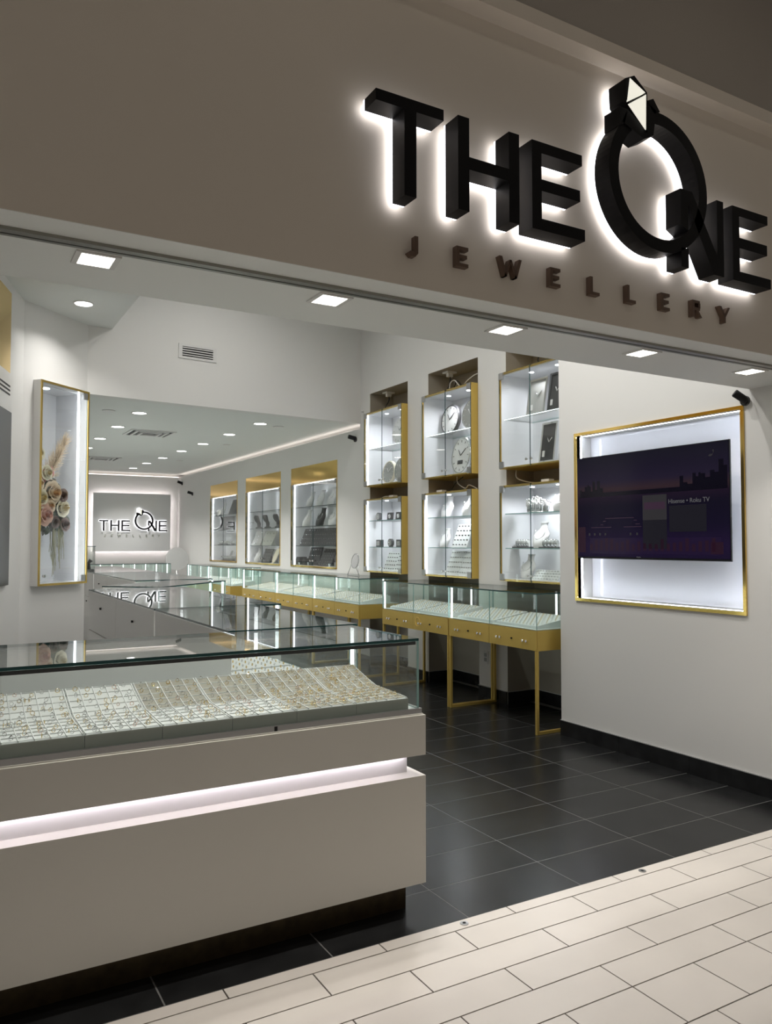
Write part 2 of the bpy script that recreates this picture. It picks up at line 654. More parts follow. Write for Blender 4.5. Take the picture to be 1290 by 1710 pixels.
A0, A1 = (0.667, 7.792), (1.31, 8.38)
wall_prism('wall_bulkhead', A1, (XW, 8.76), 0.15, ZC - 0.005, 4.6, 'paint', 'white bulkhead above the inner shop opening')
wall_prism('wall_left', (-0.90, 2.95), A0, 0.15, 0, 3.716, 'paint', 'white slanted wall at the left edge')
struct('ceiling_front', MB().box(1.55, 5.1, 3.03, 8.95, 4.6, 4.7), 'ceiling_paint', 'high white ceiling of the front zone', 'ceiling')
struct('ceiling_lower', MB().prism([(-1.2, 3.03), (1.55, 3.03), (1.55, 8.40), (1.31, 8.38), (0.55, 8.2), (-1.2, 8.2)], 3.716, 4.70, 'z'),
       'ceiling_paint', 'lower white ceiling over the left corner', 'ceiling')
# angled wall with the opening for the flower case
AW = R(42.4)
aw = bpy.data.objects.new('tmp', None)
awm = MB()
HX0, HX1, HZ0, HZ1 = -0.725, -0.095, 1.12, 2.995
for bx in ((-0.875, HX0, 0, 3.716), (HX1, 0.0, 0, 3.716), (HX0, HX1, 0, HZ0), (HX0, HX1, HZ1, 3.716)):
    awm.box(bx[0], bx[1], 0, 0.34, bx[2], bx[3])
awo = struct('wall_angled', awm, 'paint', 'white angled wall holding the lit flower case')
awo.location = (A1[0], A1[1], 0)
awo.rotation_euler = (0, 0, AW)

struct('ceiling_rear', MB().prism([(0.55, 8.45), (1.3, 8.40), (4.9, 8.80), (4.9, YB + .2), (0.55, YB + .2)], ZC, ZC + .1, 'z'), 'ceiling_paint',
       'white rear ceiling with rows of round lights', 'ceiling')
struct('wall_back', MB().box(0.55, 5.1, YB, YB + .15, 0, 2.955).box(0.55, 5.1, YB + .15, YB + .2, 2.9, 3.1), 'paint', 'white rear wall behind the rear sign')
struct('trim_3', MB().box(0.7, 4.7, YB + .04, YB + .07, 2.958, 2.968), 'led_cove', 'glowing cove light strip along the top of the rear wall', 'trim')
struct('wall_rear_left', MB().box(0.45, 0.56, 8.3, YB + .2, 0, 3.1), 'paint', 'white left wall of the rear room')

# round ceiling lights
spots = [(2.04, 9.34), (2.04, 10.59), (2.05, 11.92), (2.07, 13.18), (3.56, 9.42), (3.54, 10.57), (3.53, 11.78), (3.50, 12.88),
         (3.49, 14.08), (3.46, 15.18), (3.45, 16.31), (2.07, 14.4), (2.07, 15.6)]
NTH_ = ['first', 'second', 'third', 'fourth']
ordw = ['first', 'second', 'third', 'fourth', 'fifth', 'sixth', 'seventh']


def round_light(x, y, z, lab, energy, group='round ceiling lights', spread=125):
    t = thing('round_downlight', lab, 'ceiling light', (x, y, z), group=group)
    MB().annulus((x, y), 0.095, 0.078, z - 0.006, z, 'z', 32).build('trim_ring', 'paint', t)
    MB().disc((x, y, z - 0.004), 0.079, 0.003, n=32).build('lens', 'lamp_white', t)
    lamp(t, (x, y, z - 0.02), energy, 0.14, (1, 0.975, 0.94), spread)
    return t


for i, (x, y) in enumerate(spots):
    row = 'row beside the ceiling vents' if x < 3 else 'row beside the cove'
    k = [q for q in spots if (q[0] < 3) == (x < 3)].index((x, y))
    round_light(x, y, ZC, 'round downlight, %s from the bulkhead in the %s' % (ordw[k], row), 15.0, spread=105)
round_light(1.15, 7.63, 3.716, 'single round downlight in the lower ceiling above the flower case', 6.5)
for i, (x, y) in enumerate(((2.0, 3.7), (3.0, 4.3), (2.3, 5.9), (2.8, 7.3))):  # lamps added out of sight to brighten the bulkhead and television wall
    round_light(x, y, 4.6, 'added unseen round downlight in the high front ceiling, %s from the entrance' % NTH_[i], (36.0, 32.0, 13.0, 11.0)[i], 'added high ceiling lights', 165)
# mall downlights over the walkway (outside the picture)
for i, (x, y) in enumerate(((-0.5, 1.45), (1.2, 1.45), (2.9, 1.45), (4.6, 1.45), (0.4, -1.0), (2.6, -1.0))):
    t = thing('mall_downlight', 'round mall ceiling downlight over the walkway, %s of six' % ordw[i], 'ceiling light', (x, y, 4.30), group='mall ceiling lights')
    MB().annulus((x, y), 0.12, 0.10, 4.29, 4.30, 'z', 24).build('trim_ring', 'paint', t)
    MB().disc((x, y, 4.296), 0.10, 0.003, n=24).build('lens', 'lamp_warm', t)
    lamp(t, (x, y, 4.285), 2.1, 0.18, (1, 0.955, 0.90), 56)

# ceiling diffusers
for i, (x, y) in enumerate(((2.54, 11.0), (2.55, 14.7))):
    t = thing('ceiling_vent', ('square ceiling air diffuser, the one nearer the bulkhead', 'square ceiling air diffuser, the one nearer the rear sign')[i],
              'air vent', (x, y, ZC), group='ceiling diffusers')
    for k, h in enumerate((0.30, 0.22, 0.14)):
        w = 0.035
        z = ZC - 0.012 - 0.006 * k
        mb = MB()
        mb.box(x - h, x + h, y - h, y - h + w, z, ZC).box(x - h, x + h, y + h - w, y + h, z, ZC)
        mb.box(x - h, x - h + w, y - h + w, y + h - w, z, ZC).box(x + h - w, x + h, y - h + w, y + h - w, z, ZC)
        mb.build('frame' if k == 0 else 'louver', 'white_plastic', t)
    MB().box(x - .265, x + .265, y - .265, y + .265, ZC - .003, ZC - .001).build('duct', 'velvet_grey', t)
# small ceiling discs (speakers, sprinklers)
for i, (x, y, r) in enumerate(((1.70, 9.35, 0.075), (3.86, 9.55, 0.07), (3.88, 11.7, 0.06), (3.88, 14.4, 0.06))):
    t = MB().disc((x, y, ZC - .008), r, .008, n=20).build('ceiling_sprinkler', 'white_plastic')
    tag(t, ('flat white sprinkler disc beside the first light of the vent row', 'flat white sprinkler disc nearest the bulkhead beside the cove',
            'flat white sprinkler disc halfway along the cove', 'flat white sprinkler disc far along the cove, towards the rear sign')[i], 'sprinkler', 'ceiling sprinklers')

# bulkhead vent
t = thing('wall_vent', 'white wall vent with dark slots on the bulkhead', 'air vent', (2.48, 8.51, 3.60))
bx = math.atan2(0.38, 3.35)


def bk(x):      # bulkhead face y at x
    return A1[1] + (x - A1[0]) * 0.38 / 3.35


yv = bk(2.48)
pv = (2.48, yv)
MB().box(2.26, 2.70, yv - .012, yv, 3.52, 3.545, rot=bx, piv=pv).box(2.26, 2.70, yv - .012, yv, 3.655, 3.68, rot=bx, piv=pv)\
    .box(2.26, 2.30, yv - .012, yv, 3.545, 3.655, rot=bx, piv=pv).box(2.66, 2.70, yv - .012, yv, 3.545, 3.655, rot=bx, piv=pv).build('frame', 'white_plastic', t)
MB().box(2.30, 2.66, yv - .003, yv - .001, 3.545, 3.655, rot=bx, piv=pv).build('duct', 'black', t)
for k in range(4):
    z = 3.558 + k * 0.026
    MB().box(2.30, 2.66, yv - .011, yv - .003, z, z + .011, rot=bx, piv=pv).build('slat', 'white_plastic', t)

# ------------------------------------------------------------------ logo
def rect(x0, x1, z0, z1):
    return [(x0, z0), (x1, z0), (x1, z1), (x0, z1)]


B0, B1 = 2.714, 3.063
LET = {
    'T': [rect(1.283, 1.563, 3.022, B1), rect(1.397, 1.447, B0, 3.022)],
    'H': [rect(1.626, 1.676, B0, B1), rect(1.861, 1.911, B0, B1), rect(1.676, 1.861, 2.871, 2.918)],
    'E': [rect(1.974, 2.022, B0, B1), rect(2.022, 2.235, 3.019, B1), rect(2.022, 2.223, 2.870, 2.916), rect(2.022, 2.248, B0, 2.760)],
    'N': [rect(2.82, 2.868, B0, 2.80), [(2.82, 2.905), (2.868, 2.88), (2.868, B1), (2.82, B1)],
          [(2.868, 3.0), (2.868, B1), (2.895, B1), (3.062, 2.80), (3.062, B0), (3.035, B0)], rect(3.062, 3.107, B0, B1)],
    'E2': [rect(3.171, 3.22, B0, B1), rect(3.22, 3.432, 3.021, B1), rect(3.22, 3.425, 2.871, 2.920), rect(3.22, 3.45, B0, 2.760)],
}
OC, ORo, ORi = (2.691, 3.060), 0.305, 0.250
AX = (math.cos(R(116.6)), math.sin(R(116.6)))
BX = (AX[1], -AX[0])


def uv(u, v):
    return (OC[0] + u * BX[0] + v * AX[0], OC[1] + u * BX[1] + v * AX[1])


GEM = [uv(0.012, .212), uv(0.085, .365), uv(0.04, .445), uv(-0.02, .445), uv(-0.055, .365)]
SET = [[uv(-.115, .285), uv(-.02, .19), uv(0.012, .215), uv(-.06, .325)], [uv(-.02, .19), uv(.045, .19), uv(.115, .285), uv(.075, .325), uv(0.012, .215)],
       [uv(-.135, .275), uv(-.105, .275), uv(-.06, .325), uv(-.10, .345)], [uv(.095, .275), uv(.135, .275), uv(.12, .335), uv(.075, .335)]]


def logo(tf, yf, yb, bk_, body, glow, group, where, small):
    """tf maps logo metres to (x,z); yf front, yb back of the black bodies, bk_ back of the glowing backing"""
    names = [('T', 'letter T, start of the word THE'), ('H', 'letter H in the word THE'), ('E', 'letter E ending the word THE'),
             ('N', 'letter N crossing the ring in the word ONE'), ('E2', 'letter E ending the word ONE')]
    for k, lab in names:
        polys = [[tf(p) for p in q] for q in LET[k]]
        x, z = polys[0][0]
        t = thing('sign_letter', 'black %s, %s' % (lab, where), 'sign letter', (x, yb, z), group=group)
        mb, mg = MB(), MB()
        for q in polys:
            mb.prism(q, yf, yb)
            mg.prism(q, yb, bk_)
        mb.build('body', body, t)
        mg.build('glowing_back', glow, t)
    c = tf(OC)
    sc = tf((OC[0] + 1, OC[1]))[0] - c[0]
    t = thing('sign_letter', 'black ring-shaped letter O with a lit diamond, %s' % where, 'sign letter', (c[0], yb, c[1]), group=group)
    MB().annulus(c, ORo * sc, ORi * sc, yf, yb, n=72).build('ring', body, t)
    MB().annulus(c, ORo * sc, ORi * sc, yb, bk_, n=72).build('glowing_back', glow, t)
    g = [tf(p) for p in GEM]
    mb = MB().prism(g, yf - .012 * sc, yb)
    mb.build('diamond', body if not small else 'gem_lit', t)
    MB().prism(g, yb, bk_).build('glowing_back', glow, t)
    d = MB()
    for q in SET:
        d.prism([tf(p) for p in q], yf - .006 * sc, yb)
    d.build('setting', body, t)
    gy = yf - .014 * sc
    T_, Rr, Lr, Bc = [tf(uv(p[0] - .012, p[1])) for p in ((0.018, .440), (0.080, .366), (-.046, .352), (0.012, .222))]
    mid = tf(uv(0.043, .362))
    Lr2, mid2 = tf(uv(-.055, .342)), tf(uv(0.0445, .3535))
    fy = gy - .02 * sc
    for nm, pts, mm in (('facet', (T_, Lr, mid), 'gem_lit'), ('facet', (T_, mid, Rr), 'gem_lit_soft'), ('facet', (Lr2, Bc, mid2), 'gem_lit'),
                        ('facet', (mid2, Bc, Rr), 'sign_black')):
        vs = []
        for (x, z) in pts:
            vs.append((x, fy if (x, z) in (mid, mid2) else gy, z))
        vs += [(x, gy + .004, z) for x, z in pts]
        MB().add(vs, [(0, 1, 2), (5, 4, 3), (0, 3, 4, 1), (1, 4, 5, 2), (2, 5, 3, 0)]).build(nm, mm, t)


logo(lambda p: p, 2.305, 2.388, 2.398, 'sign_black', 'halo', 'lit letters of the fascia sign', 'in the lit fascia sign', False)
for (x, z) in ((2.35, 3.0), (2.50, 2.82), (2.80, 2.90), (2.80, 2.69), (3.12, 2.69)):
    pass

CAPS = {
    'J': [rect(0.028, 0.042, 0.014, .076), [(0.0, 0.012), (0.014, 0.0), (0.030, 0.0), (0.042, 0.014), (0.028, 0.016), (0.010, 0.020)]],
    'E': [rect(0, .014, 0, .076), rect(.014, .054, .063, .076), rect(.014, .048, .032, .045), rect(.014, .054, 0, .013)],
    'W': [[(0, .076), (.014, .076), (.036, 0), (.024, 0)], [(.024, 0), (.036, 0), (.060, .068), (.050, .068)],
          [(.050, .068), (.060, .068), (.086, 0), (.074, 0)], [(.074, 0), (.086, 0), (.110, .076), (.096, .076)]],
    'L': [rect(0, .014, 0, .076), rect(.014, .052, 0, .013)],
    'R': [rect(0, .014, 0, .076), rect(.014, .050, .063, .076), rect(.040, .053, .042, .065), rect(.014, .050, .031, .044), [(.024, .031), (.040, .031), (.064, 0), (.048, 0)]],
    'Y': [[(0, .076), (.015, .076), (.043, .036), (.030, .030)], [(.062, .076), (.077, .076), (.047, .030), (.034, .036)], rect(.031, .045, 0, .034)],
}
JEW = [('J', 1.452), ('E', 1.662), ('W', 1.863), ('E', 2.119), ('L', 2.337), ('L', 2.551), ('E', 2.762), ('R', 2.967), ('Y', 3.153)]
NTH = ['first', 'second', 'third', 'fourth', 'fifth', 'sixth', 'seventh', 'eighth', 'ninth', 'tenth']


def jewellery(tf, yf, yb, m, group, where):
    for i, (ch, x0) in enumerate(JEW):
        mb = MB()
        for q in CAPS[ch]:
            mb.prism([tf((x0 + p[0], 2.531 + p[1])) for p in q], yf, yb)
        o = mb.build('sign_letter', m)
        tag(o, '%s letter %s, %s in the word JEWELLERY, %s' % ('small bronze' if where.startswith('on the f') else 'tiny grey', ch, NTH[i], where), 'sign letter', group)


jewellery(lambda p: (p[0] * 1.0108, 1.5 + (p[1] - 1.5) * 1.0108), 2.394, 2.4195, 'letter_bronze', 'small letters of the fascia sign', 'on the fascia')

# rear sign
KS = 1.407 / 2.157
tfr = lambda p: (2.966 + (p[0] - 1.283) * KS, 1.756 + (p[1] - 2.714) * KS)
t = thing('backlit_sign', 'glossy grey backlit sign panel on the rear wall', 'sign panel', (3.655, 17.26, 1.33))
MB().box(2.85, 4.46, 17.25, 17.27, 1.33, 2.56).build('panel', 'panel_grey', t)
MB().box(2.88, 4.43, 17.27, 17.276, 1.36, 1.38).box(2.88, 4.43, 17.27, 17.276, 2.51, 2.53).box(2.88, 2.90, 17.27, 17.276, 1.38, 2.51)\
    .box(4.41, 4.43, 17.27, 17.276, 1.38, 2.51).build('light_strip', 'halo_panel', t)
MB().box(3.2, 4.1, 17.27, 17.399, 1.7, 2.2).build('mount', 'paint', t)
logo(tfr, 17.205, 17.231, 17.237, 'sign_black', 'halo_rear', 'letters of the rear sign', 'on the grey rear panel', True)
jewellery(tfr, 17.236, 17.2505, 'tray_grey', 'small letters of the rear sign', 'on the grey rear panel')

# ------------------------------------------------------------------ television recess
t = thing('television_niche', 'lit white wall recess with a polished gold frame around the television', 'wall niche', (XT, 3.8, NZ0))
fw = 0.022
for (a, b, c, d) in ((NY0 - fw, NY1 + fw, NZ1, NZ1 + fw), (NY0 - fw, NY1 + fw, NZ0 - fw, NZ0), (NY0 - fw, NY0, NZ0, NZ1), (NY1, NY1 + fw, NZ0, NZ1)):
    MB().box(XT - .012, XT + .03, a, b, c, d).build('frame_bar', 'gold_mirror', t)
MB().box(4.445, 4.459, NY0 + .002, NY1 - .002, NZ0 + .002, NZ1 - .002).build('back_panel', 'white_gloss', t)
for (a, b, c, d) in ((NY1 - .0015, NY1 - .0003, NZ0 + .01, NZ1 - .01), (NY0 + .0003, NY0 + .0015, NZ0 + .01, NZ1 - .01),
                     (NY0 + .01, NY1 - .01, NZ1 - .0015, NZ1 - .0003), (NY0 + .01, NY1 - .01, NZ0 + .0003, NZ0 + .0015)):
    MB().box(4.334, 4.348, a, b, c, d).build('light_strip', 'led_niche', t)
t = thing('television', 'large flat television showing a dark purple skyline', 'television', (4.26, 3.79, 1.385))
TY0, TY1, TZ0, TZ1 = 3.13, 4.457, 1.386, 2.142
MB().box(4.24, 4.252, TY0, TY1, TZ0, TZ1).build('casing', 'black', t)
MB().box(4.252, 4.285, TY0 + .12, TY1 - .12, TZ0 + .08, TZ1 - .12).build('back_housing', 'black', t)
sc = MB().box(4.2375, 4.2399, TY0 + .006, TY1 - .006, TZ0 + .014, TZ1 - .006).build('screen', 'screen_picture', t)
MB().box(4.285, 4.4445, 3.6, 4.0, 1.6, 1.95).build('mount', 'steel', t)


def scr(y0, y1, z0, z1, m, nm='picture', lift=.0004):
    """rectangle on the screen in fractions from the viewer's left and bottom"""
    w, h = TY1 - TY0, TZ1 - TZ0
    MB().box(4.2375 - lift, 4.2374, TY1 - y1 * w, TY1 - y0 * w, TZ0 + z0 * h, TZ0 + z1 * h).build(nm, m, sc)


# skyline
mb = MB()
x = 0.02
w, h = TY1 - TY0, TZ1 - TZ0
while x < 0.98:
    bw = rnd.uniform(.012, .03)
    far = abs(x - 0.45)
    zt = 0.62 + (0.02 if far < .25 else rnd.uniform(.04, .24) * min(1, far * 2.0))
    mb.box(4.2371, 4.2374, TY1 - (x + bw) * w, TY1 - x * w, TZ0 + .60 * h, TZ0 + zt * h)
    x += bw
mb.build('skyline', 'scr_dark', sc)
scr(.10, .95, .05, .20, 'scr_violet')
mb = MB()
for k in range(22):
    x = 0.1 + k * .038
    mb.box(4.2369, 4.2373, TY1 - (x + .02) * w, TY1 - x * w, TZ0 + .08 * h, TZ0 + (.14 + rnd.random() * .06) * h)
mb.build('windows', 'scr_red', sc)
mb = MB()
for (a, b, z) in ((.11, .26, .30), (.35, .47, .30), (.18, .2, .325), (.2, .22, .36), (.215, .42, .385), (.42, .44, .36), (.43, .46, .325)):
    mb.box(4.2369, 4.2373, TY1 - b * w, TY1 - a * w, TZ0 + z * h, TZ0 + (z + .006) * h)
mb.build('roofline', 'scr_mauve', sc)
mb = MB()
for x in (.09, .13, .17, .21, .39, .435):
    mb.box(4.2369, 4.2373, TY1 - (x + .012) * w, TY1 - x * w, TZ0 + .225 * h, TZ0 + .248 * h)
mb.build('lit_windows', 'scr_grey', sc)
scr(.01, .065, .06, .31, 'scr_red', lift=.0006)
scr(.89, .96, .06, .16, 'scr_red', lift=.0006)
scr(.48, .635, .36, .585, 'scr_grey', 'film_card', .0007)
scr(.49, .625, .455, .52, 'scr_mauve', 'film_card', .0009)
scr(.48, .635, .10, .36, 'scr_card', 'film_card', .0006)
scr(.65, .87, .25, .48, 'scr_card', 'film_card', .0006)
mb = MB()
c = (TY1 - .895 * w, TZ0 + .905 * h)
pts = [(c[0] + .022 * math.cos(a), c[1] + .022 * math.sin(a)) for a in [R(130 + i * 17) for i in range(12)]]
pts2 = [(c[0] - .010 + .018 * math.cos(a), c[1] + .010 + .018 * math.sin(a)) for a in [R(150 + i * 13) for i in range(12)]]
for i in range(11):
    mb.prism([pts[i], pts[i + 1], pts2[i + 1], pts2[i]], 4.2369, 4.2373, 'x')
mb.build('moon', 'scr_grey', sc)


def text_mesh(body, size, m, name, parent, mtx, extrude=0.0005):
    cu = bpy.data.curves.new('lettering', 'FONT')
    cu.body = body
    cu.size = size
    cu.extrude = extrude
    tmp = bpy.data.objects.new('lettering_tmp', cu)
    COL.objects.link(tmp)
    bpy.context.view_layer.update()
    me = bpy.data.meshes.new_from_object(tmp)
    bpy.data.objects.remove(tmp, do_unlink=True)
    me.transform(mtx)
    org = ORG.get(parent.name, (0, 0, 0))
    me.transform(Matrix.Translation([-v for v in org]))
    me.materials.clear()
    me.materials.append(MATS[m])
    o = bpy.data.objects.new(name, me)
    COL.objects.link(o)
    o.parent = parent
    return o


# lettering on the screen, read from -X: text x -> -Y, text y -> Z
FACE_LEFT = Matrix(((0, 0, -1, 0), (-1, 0, 0, 0), (0, 1, 0, 0), (0, 0, 0, 1)))
text_mesh('Hisense \u2022 Roku TV', 0.042, 'scr_text', 'lettering', sc, Matrix.Translation((4.2366, TY1 - .645 * w, TZ0 + .50 * h)) @ FACE_LEFT)
text_mesh('Hisense', 0.012, 'scr_text', 'lettering', sc, Matrix.Translation((4.2366, TY1 - .435 * w, TZ0 + .018 * h)) @ FACE_LEFT)

# ------------------------------------------------------------------ security cameras
def security_camera(label, base, n, aim, s=1.0):
    """base point on a wall, n outward normal, aim direction of the lens"""
    t = thing('security_camera', label, 'camera', base, group='black wall cameras')
    b, n, a = Vector(base), Vector(n).normalized(), Vector(aim).normalized()
    MB().tube([b, b + n * .018 * s], .036 * s, 20, smooth=False).build('base', 'dark_plastic', t)
    j = b + n * .05 * s + Vector((0, 0, .02 * s))
    MB().tube([b + n * .015 * s, b + n * .04 * s, j], .011 * s, 10).build('arm', 'dark_plastic', t)
    MB().tube([j - a * .045 * s, j - a * .04 * s, j + a * .055 * s, j + a * .06 * s], [.02 * s, .027 * s, .029 * s, .026 * s], 18).build('body', 'black', t)
    MB().tube([j + a * .06 * s, j + a * .062 * s], .018 * s, 14, smooth=False).build('lens', 'screen_dark', t)


security_camera('black bullet camera above the top corner of the television frame', (XT, 3.055, 2.372), (-1, 0, 0), (-.6, .45, .55), .85)
security_camera('black bullet camera on the right wall beside the bulkhead corner', (XW, 8.90, 2.83), (-1, 0, 0), (-.9, .1, .2), .95)
security_camera('black bullet camera in the rear corner next to the sign panel', (XW, 17.05, 2.80), (-1, 0, 0), (-.9, -.1, .3), 1.0)
security_camera('black bullet camera on the wall between rear corner and far gold cabinet', (XW, 16.25, 2.53), (-1, 0, 0), (-.95, .1, .3), 1.0)
t = MB().box(XW - .02, XW, 8.63, 8.67, 3.02, 3.08).tube([(XW - .012, 8.65, 3.08), (XW - .012, 8.65, 3.16), (XW - .012, 8.72, 3.16)], .006, 8).build('wall_sensor', 'white_plastic')
tag(t, 'small white sensor box with conduit on the niche wall by the bulkhead', 'sensor')

# poster at the wall's front edge
t = thing('wall_poster', 'lilac wall poster with a black header near the entrance edge', 'poster', (4.29, 2.7, .95))
MB().box(4.288, 4.2995, 2.55, 2.868, 0.95, 1.56).build('sheet', 'poster_lilac', t)
MB().box(4.284, 4.2995, 2.55, 2.870, 1.56, 1.605).build('header', 'black', t)

# wall outlet on the pillar
t = thing('wall_outlet', 'white electrical outlet plate on the pillar under the gold showcase', 'outlet', (XW, 6.17, .39))
MB().box(XW - .006, XW, 6.13, 6.21, .335, .455).build('plate', 'white_plastic', t)
MB().box(XW - .008, XW - .006, 6.15, 6.19, .40, .435).box(XW - .008, XW - .006, 6.15, 6.19, .355, .39).build('socket', 'grey_plastic', t)


# ------------------------------------------------------------------ showcases
def glass_set(t, x0, x1, y0, y1, z0, z1, sides, top=True, th=.008, mats=('glass_green', 'glass_edge_light'), topm=('glass', 'glass_edge')):
    if top:
        MB().pane(x0, x1, y0, y1, z1 - .011, z1).build('glass_top', list(topm), t)
        z1 = z1 - .0115
    for s in sides:
        if s[0] == 'x-':
            MB().pane(x0, x0 + th, s[1], s[2], z0, z1).build('glass_pane', list(mats), t)
        if s[0] == 'x+':
            MB().pane(x1 - th, x1, s[1], s[2], z0, z1).build('glass_pane', list(mats), t)
        if s[0] == 'y-':
            MB().pane(s[1], s[2], y0, y0 + th, z0, z1).build('glass_pane', list(mats), t)
        if s[0] == 'y+':
            MB().pane(s[1], s[2], y1 - th, y1, z0, z1).build('glass_pane', list(mats), t)


# ---- front counter
CX0, CX1, CY0, CY1 = -0.62, 1.76, 2.74, 3.385
t = thing('glass_counter', 'white front jewellery counter with glass top and glowing lilac recess', 'counter', (0.6, 3.06, 0))
MB().box(CX0, 1.712, 2.82, CY1, 0, .122).build('plinth', 'kick_bronze', t)
MB().box(CX0, CX1, CY0, CY1, .122, .553).build('lower_cabinet', 'counter_lacquer', t)
MB().box(CX0, 1.715, 2.815, CY1, .553, .636).build('recess_panel', 'lacquer', t)
MB().box(CX0, 1.70, 2.796, 2.804, .628, .6355).build('light_strip', 'led_pink', t)
MB().box(1.706 + .012, 1.706 + .02, 2.83, CY1 - .05, .628, .6355).build('light_strip', 'led_pink', t)
MB().box(CX0, CX1, CY0, CY1, .636, .797).build('upper_cabinet', 'counter_lacquer', t)
MB().box(CX0, CX1 - .004, CY0 + .012, CY1, .797, .801).build('lip', 'counter_lacquer', t)
MB().box(CX0, 1.752, 2.757, 2.767, .801, .822).box(1.742, 1.752, 2.767, CY1, .801, .822).build('base_rail', 'steel', t)
MB().box(CX0, 1.742, 2.767, CY1, .801, .818).build('deck', 'tray_white', t)
MB().box(CX0, 1.14, 3.365, 3.379, .818, 1.09).build('back_panel', 'tray_white', t)
glass_set(t, CX0, 1.745, 2.768, 3.385, .819, 1.107, [('y-', CX0, .187), ('y-', .189, 1.737), ('x+', 2.768, 3.385)], mats=('glass_clear', 'glass_edge_light'))
MB().box(CX0, 1.735, 2.777, 2.787, 1.080, 1.094).build('light_bar_housing', 'dark_plastic', t)
MB().box(CX0, 1.73, 2.7875, 2.7895, 1.083, 1.091).build('light_bar', 'led_post', t)
MB().box(1.105, 1.117, 2.7555, 2.757, .803, .820).build('lock', 'black', t)

# ---- staff-side island units behind it
def island_unit(name, label, x0, x1, y0, y1, sides, group='glass island showcases', far_post=True, end='tray_white'):
    t = thing(name, label, 'counter', ((x0 + x1) / 2, (y0 + y1) / 2, 0), group=group)
    MB().box(x0 + .03, x1 - .05, y0, y1, 0, .12).build('plinth', 'kick_bronze', t)
    MB().box(x0 + .014, x1, y0, y1, .12, .80).build('body', 'lacquer', t)
    n = max(1, round((y1 - y0) / 0.95))
    st = (y1 - y0) / n
    for k in range(n):
        a, b = y0 + k * st + .004, y0 + (k + 1) * st - .004
        d = MB().box(x0, x0 + .014, a, b, .78, 1.085).build('door', 'lacquer', t)
        MB().tube([(x0 - .012, (a + b) / 2, .985), (x0, (a + b) / 2, .985)], .008, 10).build('lock', 'black', d)
        d = MB().box(x0, x0 + .014, a, b, .14, .772).build('door', 'lacquer', t)
        MB().tube([(x0 - .012, (a + b) / 2, .71), (x0, (a + b) / 2, .71)], .008, 10).build('lock', 'black', d)
    MB().box(x0, x0 + .014, y0, y1, 1.085, 1.098).build('rim', 'lacquer', t)
    MB().box(x0 + .014, x1 - .01, y0, y1, .80, .806).build('deck', 'tray_white', t)
    glass_set(t, x0, x1, y0, y1, .807, 1.110, sides)
    if far_post:
        MB().box(x1 - .03, x1 - .012, y1 - .03, y1 - .012, .807, 1.097).build('light_post', 'led_post', t)
    MB().box(x1 - .03, x1 - .012, y0 + .012, y0 + .024, .807, 1.097).build('light_post', 'led_post', t)
    return t


island_unit('island_showcase', 'white glass-topped showcase adjoining the front counter', 1.14, 1.785, 3.39, 4.74, [('x+', 3.39, 4.74)])
island_unit('island_showcase', 'long white glass-topped showcase in the middle of the island', 1.14, 1.95, 4.76, 7.06, [('x+', 4.76, 7.06), ('y+', 1.16, 1.95)])
# angled unit
ua = thing('island_showcase', 'white glass-topped showcase set at an angle at the island bend', 'counter', (1.75, 7.09, 0), R(45), group='glass island showcases')
ORG[ua.name] = (0, 0, 0)
MB().box(.02, 1.24, .04, .56, 0, .12).build('plinth', 'kick_bronze', ua)
MB().box(0, 1.27, .0, .60, .12, .80).build('body', 'lacquer', ua)
MB().box(0, 1.27, .586, .60, .80, 1.098).build('back_panel', 'lacquer', ua)
MB().pane(0, 1.27, 0, .60, 1.099, 1.110).build('glass_top', ['glass', 'glass_edge'], ua)
MB().pane(0, 1.27, 0, .008, .801, 1.098).build('glass_pane', ['glass_green', 'glass_edge_light'], ua)
MB().pane(1.262, 1.27, .01, .58, .801, 1.098).build('glass_pane', ['glass_green', 'glass_edge_light'], ua)
MB().box(.015, .03, .015, .03, .801, 1.098).build('light_post', 'led_post', ua)
MB().box(1.235, 1.25, .015, .03, .801, 1.098).build('light_post', 'led_post', ua)
island_unit('island_showcase', 'white glass-topped showcase beyond the island bend', 1.82, 2.66, 8.47, 10.9, [('x+', 8.47, 10.9), ('y-', 1.84, 2.65)])
island_unit('island_showcase', 'farthest white glass-topped showcase of the island', 1.82, 2.66, 10.92, 13.9, [('x+', 10.92, 13.9), ('y+', 1.84, 2.65)])
t = thing('rear_showcase', 'white glass showcase across the rear in front of the sign wall', 'counter', (3.5, 15.9, 0))
MB().box(2.2, 4.05, 15.6, 16.2, 0, .80).build('body', 'lacquer', t)
glass_set(t, 2.2, 4.05, 15.6, 16.2, .801, 1.10, [('y-', 2.2, 4.05), ('y+', 2.2, 4.05), ('x-', 15.61, 16.19), ('x+', 15.61, 16.19)])
for k in range(9):
    MB().box(2.3 + k * .21, 2.312 + k * .21, 15.62, 15.63, .801, 1.088).build('light_post', 'led_post', t)
t = thing('display_box', 'small upright glass display box standing on the far island showcase', 'display box', (1.90, 11.8, 1.11))
for (a, b, c, d) in ((1.84, 1.97, 11.70, 11.704), (1.84, 1.97, 11.896, 11.90), (1.84, 1.844, 11.704, 11.896), (1.966, 1.97, 11.704, 11.896)):
    MB().box(a, b, c, d, 1.111, 1.45).build('glass_pane', 'glass', t)
MB().box(1.835, 1.975, 11.695, 11.905, 1.45, 1.458).build('lid', 'glass_edge', t)
MB().box(1.85, 1.96, 11.72, 11.88, 1.1105, 1.13).build('base', 'velvet_grey', t)
MB().tube([(1.90, 11.8, 1.13), (1.90, 11.8, 1.22), (1.93, 11.8, 1.26)], [.03, .02, .03], 12).build('stand', 'bust_black', t)
